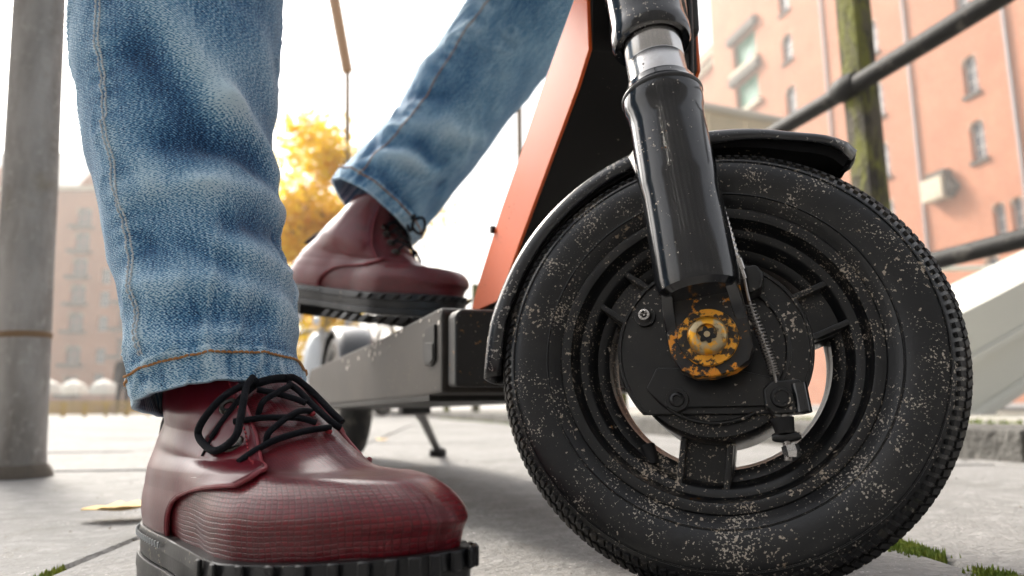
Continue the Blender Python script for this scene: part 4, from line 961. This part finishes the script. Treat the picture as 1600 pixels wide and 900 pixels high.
def bnorm(phi, s):
    a = bsurf(phi+.01, s, False)-bsurf(phi-.01, s, False); b = bsurf(phi, min(s+.01, 1), False)-bsurf(phi, max(s-.01, 0), False)
    n_ = a.cross(b); n_.normalize(); return n_ if n_.length > .5 else Vector((0, 0, 1))
def zspring(u): return .010*max(0, (u-.6)/.4)**1.5
def sole_out(phi, off):
    u = (1+math.cos(phi))/2; x = -.002+.283*u
    w = interp(u, [0, .12, .35, .5, .68, .85, 1], [.036, .038, .0375, .042, .0520, .0465, .036]); sn = math.sin(phi)
    p = Vector((x, w*math.copysign(abs(sn)**.70, sn)+.006*max(0, u-.45)*2*(x/.28)-.002, 0))
    c = Vector((.14, 0, 0)); 
    q = Vector((math.cos(phi)*1.0, math.sin(phi)*1.3, 0)).normalized()
    return p+q*off, u
def boot(M, mirror, px_detail, label, shear=0., tall=0.):
    def X(p):
        h_ = p.z+tall*max(0, p.z-.075)
        if tall:
            k_ = min(1, max(0, (h_-.080)/.045)); p = Vector((.070+(p.x-.070)*(1-.22*k_), p.y*(1-.10*k_), p.z))
        return M @ Vector((p.x+shear*max(0, h_-.05)**2/(max(0, h_-.05)+.03), -p.y if mirror else p.y, h_))
    NP, NS = 132, 74
    uvs = []; rows = []
    ua = [0.]; prev = bsurf(0, .08, False)
    for i in range(1, NP+1):
        q = bsurf(2*math.pi*i/NP, .08, False); ua.append(ua[-1]+(q-prev).length); prev = q
    va = [0.]*NP; last = None
    for j in range(NS+1):
        s = j/NS; row = []; cur = []
        for i in range(NP):
            ph = 2*math.pi*i/NP; p = bsurf(ph, s); row.append(X(p)); cur.append(p)
            if last: va[i] += (p-last[i]).length
            uvs.append((ua[i]*(.8), va[i]))
        last = cur; rows.append(row)
    mb = MB().grid(rows, True)
    bt = mb.build('boot', CROC, rider, smooth=True, uv=uvs, angle=75, label=label)
    bvh = BVHTree.FromPolygons(mb.v, mb.f)
    def onboot(x, y, lift):
        v = ray(x, y).normalized(); h, nrm, _, _ = bvh.ray_cast(CAMP, v)
        if h is None: h, nrm, _, _ = bvh.find_nearest(CAMP+v*.43)
        if nrm.dot(v) > 0: nrm = -nrm
        return h+nrm*lift, nrm
    # quarters: smooth leather over heel and ankle with a pointed eyestay
    edge_s = [0, .04, .08, .115, .145, .168, .185, .197, .206, .212, .25, .32, .40, .48, .56, .66, .8, 1.0]
    edge_u = [.315, .325, .34, .365, .40, .445, .50, .56, .625, .675, .72, .765, .805, .85, .885, .91, .92, .92]
    SQ = sorted(set(list(np.linspace(0, 1, 70))+list(np.linspace(.10, .25, 50))))
    for sg in (1, -1):
        rows = []; NE = 60; ed = []
        for s in SQ:
            u = interp(s, edge_s, edge_u)*(1 if sg < 0 or s > .4 else (1-.08*math.exp(-((s-.21)/.07)**2)))*(1 if sg < 0 else .93); pe = math.acos(2*u-1)
            r_ = []
            for i in range(NE+1):
                t = i/NE; ph = lerp(math.pi, pe, t)*sg
                lift = .0021 if t < .97 else .0021
                r_.append(X(bsurf(ph, s)+bnorm(ph, s)*lift))
            ed.append(X(bsurf(pe*sg, s)+bnorm(pe*sg, s)*.0022)); rows.append(r_)
        qo = MB().grid(rows).build('quarter', LEATHER, bt, smooth=True, solid=.0024, angle=80)
        MB().tube(ed, .0012, 8).build('edge_piping', PIPING, bt, smooth=True)
        if sg > 0: continue
        mb = MB()
        for j in range(20, 60):
            for s in ((j+.12)/60,):
                pts = []
                for q in (s, s+.55/60):
                    u = interp(q, edge_s, edge_u); pe = math.acos(2*u-1)+.085; pts.append(X(bsurf(pe*sg, q)+bnorm(pe*sg, q)*.0034))
                mb.tube(pts, .0005, 5)
        mb.build('stitching', THREADR, bt, kind='stuff')
    # back strip and pull tab
    rows = [[X(bsurf(math.pi+dq, s)+bnorm(math.pi+dq, s)*.0042) for dq in np.linspace(-.20, .20, 9)] for s in np.linspace(.02, 1, 40)]
    MB().grid(rows).build('back_strip', LEATHER, bt, smooth=True, solid=.0016, angle=80)
    tb = [[X(Vector((xx, yy, zz))) for yy in (-.009, -.004, .004, .009)] for xx, zz in ((.012, .116), (.000, .110), (-.010, .096), (-.013, .088), (-.009, .093), (.001, .103), (.010, .109))]
    MB().grid(tb).build('pull_tab', TRIMB, bt, smooth=True, solid=.002)
    # sole: welt, midsole, heel block, lugs
    NO = 140
    def band(z0, z1, o0, o1, ulim=None, spring=True):
        m_ = MB(); lo = []; hi = []
        for i in range(NO):
            ph = 2*math.pi*i/NO
            p, u = sole_out(ph, o0); q, _ = sole_out(ph, o1); sp = zspring(u) if spring else 0
            if ulim is not None:
                p.x = min(p.x, ulim); q.x = min(q.x, ulim)
            lo.append(X(Vector((p.x, p.y, z0+sp)))); hi.append(X(Vector((q.x, q.y, z1+sp))))
        m_.add(lo+hi, [(i, (i+1) % NO, NO+(i+1) % NO, NO+i) for i in range(NO)]+[tuple(range(NO))[::-1], tuple(range(NO, 2*NO))]); return m_
    band(.0285, .0365, .0036, .0026).build('welt', SOLE, bt, bevel=.0009)
    band(.0200, .0284, .0015, .0022).build('midsole', SOLE, bt, bevel=.0006)
    band(.0120, .0199, .0040, .0036).build('outsole', SOLE, bt, bevel=.0009)
    band(.0000, .0119, .0022, .0034, .078, False).build('heel_block', SOLE, bt, bevel=.0012)
    nl = 46; R3 = M.to_3x3()
    for i in range(nl):
        ph = 2*math.pi*i/nl; p, u = sole_out(ph, -.004)
        if p.x < .105: continue
        q, _ = sole_out(ph+.02, -.004); tn = (q-p).normalized(); nn = Vector((tn.y, -tn.x, 0))
        sp = zspring(u)
        c = X(Vector((p.x, p.y, .006+sp))); ax = [(X(p+v)-X(p)) for v in (tn, nn, Vector((0, 0, 1)))]
        Mx = Matrix([a.normalized() for a in ax]).transposed()
        MB().box(c, (.0108, .0165, .0122), Mx).build('lug', SOLE, bt, bevel=.0010, segs=1)
        if u < .60: continue
        # notch rib on the outsole edge above the lug
        p2, _ = sole_out(ph, .0048); c2 = X(Vector((p2.x, p2.y, .0325+sp)))
        MB().box(c2, (.0050, .0022, .0080), Mx).build('edge_rib', SOLE, bt, bevel=.0007, segs=1)
    mb = MB()
    for i in range(150):
        ph = 2*math.pi*i/150; p, u = sole_out(ph, .0044)
        if u > .34: continue
        p2, _ = sole_out(ph, .0047)
        mb.tube([X(Vector((p.x, p.y, .0306))), X(Vector((p2.x, p2.y, .0338)))], .00055, 6)
    mb.build('welt_stitching', THREADW, bt, kind='stuff')
    # inner side and tongue top
    rows = [[X(lerp(bsurf(ph, .93)+bnorm(ph, .93)*.001, Vector((.062, 0, .155)), k)) for ph in [2*math.pi*i/40 for i in range(40)]] for k in (.02, .1)]
    # laces, eyelets
    if px_detail:
        for x, y in ((361, 641), (369, 700)):
            p, n_ = onboot(x, y, .0022)
            MB().lathe([(.0022, .0004), (.0026, .0018), (.0046, .0020), (.0056, .0008), (.0056, -.0015), (.0022, -.0015)], p, n_, 24).build('eyelet', mat('eyelet_dark', (.05, .045, .04), .25, .9), bt, smooth=True)
        for x, y in ((376, 732), (371, 665), (486, 650), (492, 672), (512, 678)):
            p, n_ = onboot(x, y, .0018); MB().lathe([(0, .001), (.0012, .001), (.0018, .0005), (.0018, -.001), (0, -.001)], p, n_, 12).build('lace_hole', THREADR, bt, smooth=True)
        def lace(pp, r=.00165, lift=.0034, nm='lace', extra=None):
            pts = []
            for k, (x, y) in enumerate(pp):
                h, _ = onboot(x, y, lift+(extra[k] if extra else 0)); pts.append(h)
            P = spl(pts, 8); P = [P[0]]+[(P[i-1]+P[i]*2+P[i+1])/4 for i in range(1, len(P)-1)]+[P[-1]]
            MB().tube(P, r, 10).build(nm, LACE, bt, smooth=True)
        lace([(376, 732), (400, 714), (431, 697), (463, 686), (490, 680), (512, 677)])
        lace([(371, 666), (394, 664), (412, 662), (431, 662), (463, 663), (491, 671)], lift=.004)
        lace([(414, 696), (422, 689), (435, 678), (449, 668), (466, 656), (486, 647)], lift=.0045, extra=[-.006, 0, .001, .002, .001, -.003])
        lace([(403, 618), (431, 625), (459, 634), (474, 640)], lift=.004)
        lace([(402, 648), (412, 639), (430, 628), (449, 615)], lift=.0045, extra=[-.006, 0, .001, .001])
        lace([(402, 611), (384, 621), (366, 634), (350, 650), (335, 668), (326, 686), (333, 703), (350, 709), (367, 707), (381, 696), (388, 676), (390, 652), (391, 626), (396, 608)], r=.0019, lift=.0042, extra=[.003, .004, .005, .005, .004, .002, .001, .001, .002, .004, .006, .007, .006, .004])
        lace([(400, 610), (380, 628), (362, 652), (346, 676), (338, 690)], r=.0016, lift=.0035)
        lace([(338, 690), (332, 702), (325, 716)], r=.0011, lift=.003, nm='aglet')
        lace([(440, 604), (452, 604), (470, 618), (490, 638), (508, 658), (524, 674)], r=.0019, lift=.006)
        lace([(446, 608), (462, 620), (482, 641), (502, 660), (518, 674), (526, 679)], r=.0018, lift=.004)
        lace([(398, 612), (415, 606), (432, 603), (448, 603)], r=.0024, lift=.005, nm='lace_knot')
    else:
        def BL(x, y, dz=.003):   # point on the top of the foot in boot space
            best = None
            for s in np.linspace(.2, .98, 60):
                for ph in np.linspace(-1.6, 1.6, 61):
                    p = bsurf(ph, s, False); d_ = (p.x-x)**2+(p.y-y)**2
                    if best is None or d_ < best[0]: best = (d_, p+bnorm(ph, s)*dz)
            return best[1]
        for k, x in enumerate((.176, .160, .146, .134)):
            w_ = .022
            for sg in (1, -1):
                pts = [X(BL(x, sg*w_)), X(BL(x-.006, sg*w_*.4, .0045)), X(BL(x-.012, -sg*w_*.6, .004)), X(BL(x-.015, -sg*w_))]
                MB().tube(spl(pts, 6), .0016, 8).build('lace', LACE, bt, smooth=True)
                e = X(BL(x, sg*(w_+.003), .0015)); e2 = X(BL(x, sg*(w_+.003), .006)); MB().lathe([(.002, .0004), (.0045, .0016), (.0052, 0), (.002, -.001)], e, (e2-e), 18).build('eyelet', mat('eyelet_dark', (.05, .045, .04), .25, .9), bt, smooth=True)
        k0_ = BL(.136, 0, .008)
        for sg in (1, -1):
            lp = [k0_, k0_+Vector((.018, sg*.012, .012)), k0_+Vector((.040, sg*.020, .002)), k0_+Vector((.050, sg*.018, -.012)), k0_+Vector((.036, sg*.012, -.012)), k0_+Vector((.014, sg*.006, -.002)), k0_]
            MB().tube(spl([X(k0_+(p-k0_)*.6) for p in lp], 8), .0017, 8).build('lace_loop', LACE, bt, smooth=True)
        MB().tube([X(k0_+Vector((-.003, -.004, 0))), X(k0_+Vector((0, 0, .003))), X(k0_+Vector((.003, .004, 0)))], .0032, 10).build('lace_knot', LACE, bt, smooth=True)
    return bt
psi = .785
def bmat(heel, psi, pitch, roll=0.):
    d_ = Vector((math.cos(psi), -math.sin(psi), 0)); l_ = Vector((math.sin(psi), math.cos(psi), 0))
    R_ = Matrix((d_, l_, Vector((0, 0, 1)))).transposed().to_4x4()
    return Matrix.Translation(heel) @ R_ @ Matrix.Rotation(pitch, 4, 'Y') @ Matrix.Scale(.955, 4)
MR = bmat(Vector((-.2195, .4920, 0)), psi, 0)
boot(MR, False, True, 'planted right boot on the paving, laces tied in a bow')
ML = bmat(Vector((-.281, .922, .2230)), .567, math.radians(10.8))
boot(ML, True, False, 'left boot on the deck with its heel overhanging', 1.0, .24)

# --- jeans
def hemleg(spine, radii, ridges, seams, seedz, nT=190, nV=330, e1ref=Vector((1, 0, 0)), bottom_tilt=None, pxmap=None):
    P = spl(spine, 20); n_ = len(P); seg = [0.]
    for i in range(1, n_): seg.append(seg[-1]+(P[i]-P[i-1]).length)
    tot = seg[-1]
    R1 = spl([(a, b, 0) for a, b in radii], 20)
    def frame(v):
        v = min(max(v, 0), tot-1e-5); i = max(0, min(int(np.searchsorted(seg, v, 'right')-1), n_-2)); t = (v-seg[i])/(seg[i+1]-seg[i])
        c = P[i].lerp(P[i+1], t); rr_ = R1[i].lerp(R1[i+1], t)
        i2 = max(0, min(i, n_-2)); tg = (P[min(i2+4, n_-1)]-P[max(i2-3, 0)]).normalized()
        e1 = (e1ref-tg*e1ref.dot(tg)).normalized(); e2 = -(tg.cross(e1))
        return c, rr_.x, rr_.y, tg, e1, e2
    def disp(th, v):
        c, r1, r2, tg, e1, e2 = frame(v); cs, sn = math.cos(th), math.sin(th); f = 0.
        q = Vector((cs*1.2, sn*1.2, v*9+seedz))
        f += .0028*noise.noise(q*1.3)+.0016*noise.noise(Vector((cs*2.2, sn*2.2, v*26+seedz*3)))
        # sharper stacked folds towards the hem
        k = math.exp(-max(0, v-.02)/.10)
        f += .0034*k*(1-abs(noise.noise(Vector((cs*1.5+7, sn*1.5, v*30+seedz+2*cs)))*2.4))*.7
        # crisp small creases
        cr_ = noise.noise(Vector((cs*2.6+3, sn*2.6, v*34-1.2*cs+seedz*2)))
        f += .0022*max(0, 1-abs(cr_)*5.5)*max(0, .25+noise.noise(Vector((cs*1.4, sn*1.4+9, v*11+seedz))))*1.6
        for (a0, v0, a1, v1, w_, amp) in ridges:
            # ridge as a segment in (angle*radius, v)
            rr_ = .055; x, y = th*rr_, v; dx, dy = (a1-a0)*rr_, v1-v0; L2 = dx*dx+dy*dy
            t = max(0, min(1, ((x-a0*rr_)*dx+(y-v0)*dy)/L2)); d2 = (x-a0*rr_-t*dx)**2+(y-v0-t*dy)**2
            f += amp*math.exp(-d2/(w_*w_))
        for (s0, s1) in seams:
            ts = lerp(s0, s1, v/.40); dd = (th-ts)*r1
            f += .0011*math.exp(-(dd/.0035)**2)+.0006*math.sin(v*330+3*math.sin(v*60))*math.exp(-((dd-.005)/.009)**2)
        return f
    def surf(th, v, off=0.):
        c, r1, r2, tg, e1, e2 = frame(v); cs, sn = math.cos(th), math.sin(th); f = disp(th, v)+off
        hem = .0016 if v < .019 else 0.
        hem += .0006*noise.noise(Vector((th*9, v*60, seedz))) if v < .019 else 0.
        p = c+e1*cs*(r1+f+hem)+e2*sn*(r2+f+hem)
        if bottom_tilt: p += tg*(bottom_tilt[0]*cs+bottom_tilt[1]*sn)*max(0, 1-v/.10)
        return p
    rows = []; uv = []; fade_shade = []
    vs = [0, .0002]+[.0012*i for i in range(1, 17)]+[.0197]+list(np.linspace(.021, tot*.999, nV))
    for v in vs:
        row = []
        for i in range(nT):
            th = 2*math.pi*i/nT-math.pi/2; row.append(surf(th, v)); uv.append((th*.055, v))
            d_ = disp(th, v); fd = .415+d_*52+.10*noise.noise(Vector((math.cos(th)*2, math.sin(th)*2, v*12+5)))  # dye worn pale on crests, plus fold shade painted dark into the hollows
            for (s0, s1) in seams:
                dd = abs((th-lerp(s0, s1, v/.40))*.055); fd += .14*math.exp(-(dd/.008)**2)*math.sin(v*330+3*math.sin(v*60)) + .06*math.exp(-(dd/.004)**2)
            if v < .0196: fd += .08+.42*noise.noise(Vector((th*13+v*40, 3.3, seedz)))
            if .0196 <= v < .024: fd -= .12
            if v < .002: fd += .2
            fade_shade.append(fd)
        rows.append(row)
    # turn the hem inwards so that it has thickness
    inner = []
    for v, off in [(.003*q, -.0022-.0001*q) for q in range(15)]:
        inner.append([surf(2*math.pi*i/nT-math.pi/2, v, off-(.0016 if v < .019 else 0)) for i in range(nT)])
    allrows = inner[::-1]+rows
    uv = [(i*.0018, .0) for r in inner for i in range(nT)]+uv; fade_shade = [.55]*(15*nT)+fade_shade
    return allrows, uv, fade_shade, surf, tot
def th_of(px, cx, hw): return math.acos(max(-1, min(1, (px-cx)/hw)))-.40
# right leg: traced centre line, radii in metres
cl = [(354, 628, .452, .0435, .0580), (336, 540, .457, .0460, .0590), (322, 450, .465, .0485, .0585), (303, 340, .474, .0530, .0590), (284, 200, .484, .0600, .0620), (281, 90, .493, .0660, .0660), (285, 0, .503, .0715, .0700), (292, -120, .515, .078, .074)]
sp_ = [at(x, y, D) for x, y, D, _, _ in cl]; rd_ = [(a, b) for *_, a, b in cl]
knee = Vector((sp_[-1].x+.01, .535, .50)); sp_ += [knee, Vector((-.225, .70, .68)), Vector((-.19, .90, .86))]; rd_ += [(.080, .078), (.088, .086), (.095, .10)]
cx_of = lambda y: interp(y, [0, 90, 200, 340, 450, 540, 626], [285, 281, 284, 302, 320, 330, 345]); hw_of = lambda y: interp(y, [0, 90, 200, 340, 450, 540, 626], [168, 158, 148, 134, 123, 122, 126])
LV = .325
def pv(x, y): return th_of(x, cx_of(y), hw_of(y)), (626-y)/626*LV
def rg_(x0, y0, x1, y1, w_, amp):
    a, v = pv(x0, y0); b, u = pv(x1, y1); return (a, v, b, u, w_, amp)
ridR = [rg_(235, 130, 352, 279, .011, .0065), rg_(352, 279, 430, 335, .010, .006), rg_(225, 215, 330, 330, .012, -.0050), rg_(275, 335, 405, 345, .012, -.0060), rg_(230, 395, 330, 400, .009, .004),
        rg_(330, 400, 440, 385, .010, .0055), rg_(360, 445, 440, 430, .008, -.0045), rg_(250, 460, 350, 490, .008, -.0035), rg_(340, 480, 455, 490, .009, .005), rg_(230, 515, 340, 525, .008, .0040),
        rg_(310, 560, 400, 556, .008, -.0045), rg_(240, 580, 330, 575, .007, .0030), rg_(380, 530, 460, 545, .008, .0035), rg_(180, 180, 225, 240, .010, .003), rg_(400, 130, 425, 230, .012, .0035), rg_(300, 60, 390, 120, .014, -.003), rg_(200, 300, 260, 370, .009, .0035)]
seamR = [(th_of(252, 343, 126), th_of(163, 285, 168)-.03)]
rowsR, uvR, fdR, surfR, totR = hemleg(sp_, rd_, ridR, seamR, 3.3, bottom_tilt=(-.006, .000))
# left leg
cl2 = [(582, 335, .846, .0545, .0660), (625, 285, .850, .0560, .0640), (668, 235, .855, .0560, .0610), (715, 165, .862, .0610, .0640), (770, 90, .867, .0650, .0670), (826, 10, .860, .0700, .0710), (868, -60, .855, .074, .076)]
sp2 = [at(x, y, D) for x, y, D, _, _ in cl2]; rd2 = [(a, b) for *_, a, b in cl2]
sp2 += [sp2[-1]+Vector((.03, .05, .06)), Vector((.0, .95, .78)), Vector((-.07, 1.02, .87))]; rd2 += [(.078, .08), (.088, .09), (.095, .10)]
ridL = [(1.9, .02, 1.2, .06, .010, .005), (1.5, .05, .5, .075, .010, .006), (1.2, .085, .3, .07, .010, -.005), (2.0, .08, 1.0, .12, .012, .004), (.9, .11, .2, .14, .012, .0045), (2.3, .13, 1.4, .15, .012, -.003), (1.6, .03, .6, .02, .008, -.004), (2.4, .18, 1.6, .24, .014, .003)]
tl_ = [at(513, 300, .82), at(650, 362, .80)]
e1L = (at(660, 372, .87)-at(515, 295, .90)).normalized()
seamL = [(1.72, 1.76)]
rowsL, uvL, fdL, surfL, totL = hemleg(sp2, rd2, ridL, seamL, 9.1, nT=150, nV=230, e1ref=e1L, bottom_tilt=(.004, .004))
mb = MB(); mb.grid(rowsR, True); mb.grid(rowsL, True)
# seat of the jeans joining both legs (above the frame)
pel = []
for z, rx, ry, cy in ((.80, .12, .10, .96), (.84, .15, .12, .96), (.90, .165, .125, .965), (.98, .155, .115, .97), (1.02, .15, .11, .97)):
    pel.append([Vector((-.13+math.cos(a)*rx, cy+math.sin(a)*ry, z)) for a in [2*math.pi*i/32 for i in range(32)]])
o_ = len(mb.v); mb.grid(pel, True); mb.f.append(tuple(range(len(mb.v)-32, len(mb.v)))); mb.f.append(tuple(range(o_, o_+32))[::-1])
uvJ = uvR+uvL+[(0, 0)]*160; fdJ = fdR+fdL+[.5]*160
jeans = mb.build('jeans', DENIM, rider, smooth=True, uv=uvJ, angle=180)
at_ = jeans.data.attributes.new('fade_shade', 'FLOAT', 'POINT'); at_.data.foreach_set('value', fdJ)
def stitches(surf, thf, v0, v1, L_, gap, mt, nm, r=.0005, off=.0007):
    m_ = MB(); v = v0
    while v < v1:
        m_.tube([surf(thf(v), v, off-.0005), surf(thf(v+L_*.5), v+L_*.5, off+.0003), surf(thf(v+L_), v+L_, off-.0005)], r, 5); v += L_+gap
    return m_.build(nm, mt, jeans, kind='stuff', smooth=True)
for dd in (-.022, .036):
    stitches(surfR, lambda v: lerp(*seamR[0], v/.40)+dd, .022, .36, .0027, .0009, THREADW, 'seam_stitching', .00055)
stitches(surfL, lambda v: lerp(*seamL[0], v/.40)-.03, .012, .36, .0027, .0009, THREADO, 'seam_stitching', .0006)
def hemst(surf, v):
    m_ = MB(); n_ = 105
    for i in range(n_):
        a, b = 2*math.pi*i/n_, 2*math.pi*(i+.74)/n_
        m_.tube([surf(a, v, .0003), surf((a+b)/2, v, .0012), surf(b, v, .0003)], .0007, 5)
    m_.build('hem_stitching', THREADO, jeans, kind='stuff', smooth=True)
hemst(surfR, .0150); hemst(surfL, .0150)
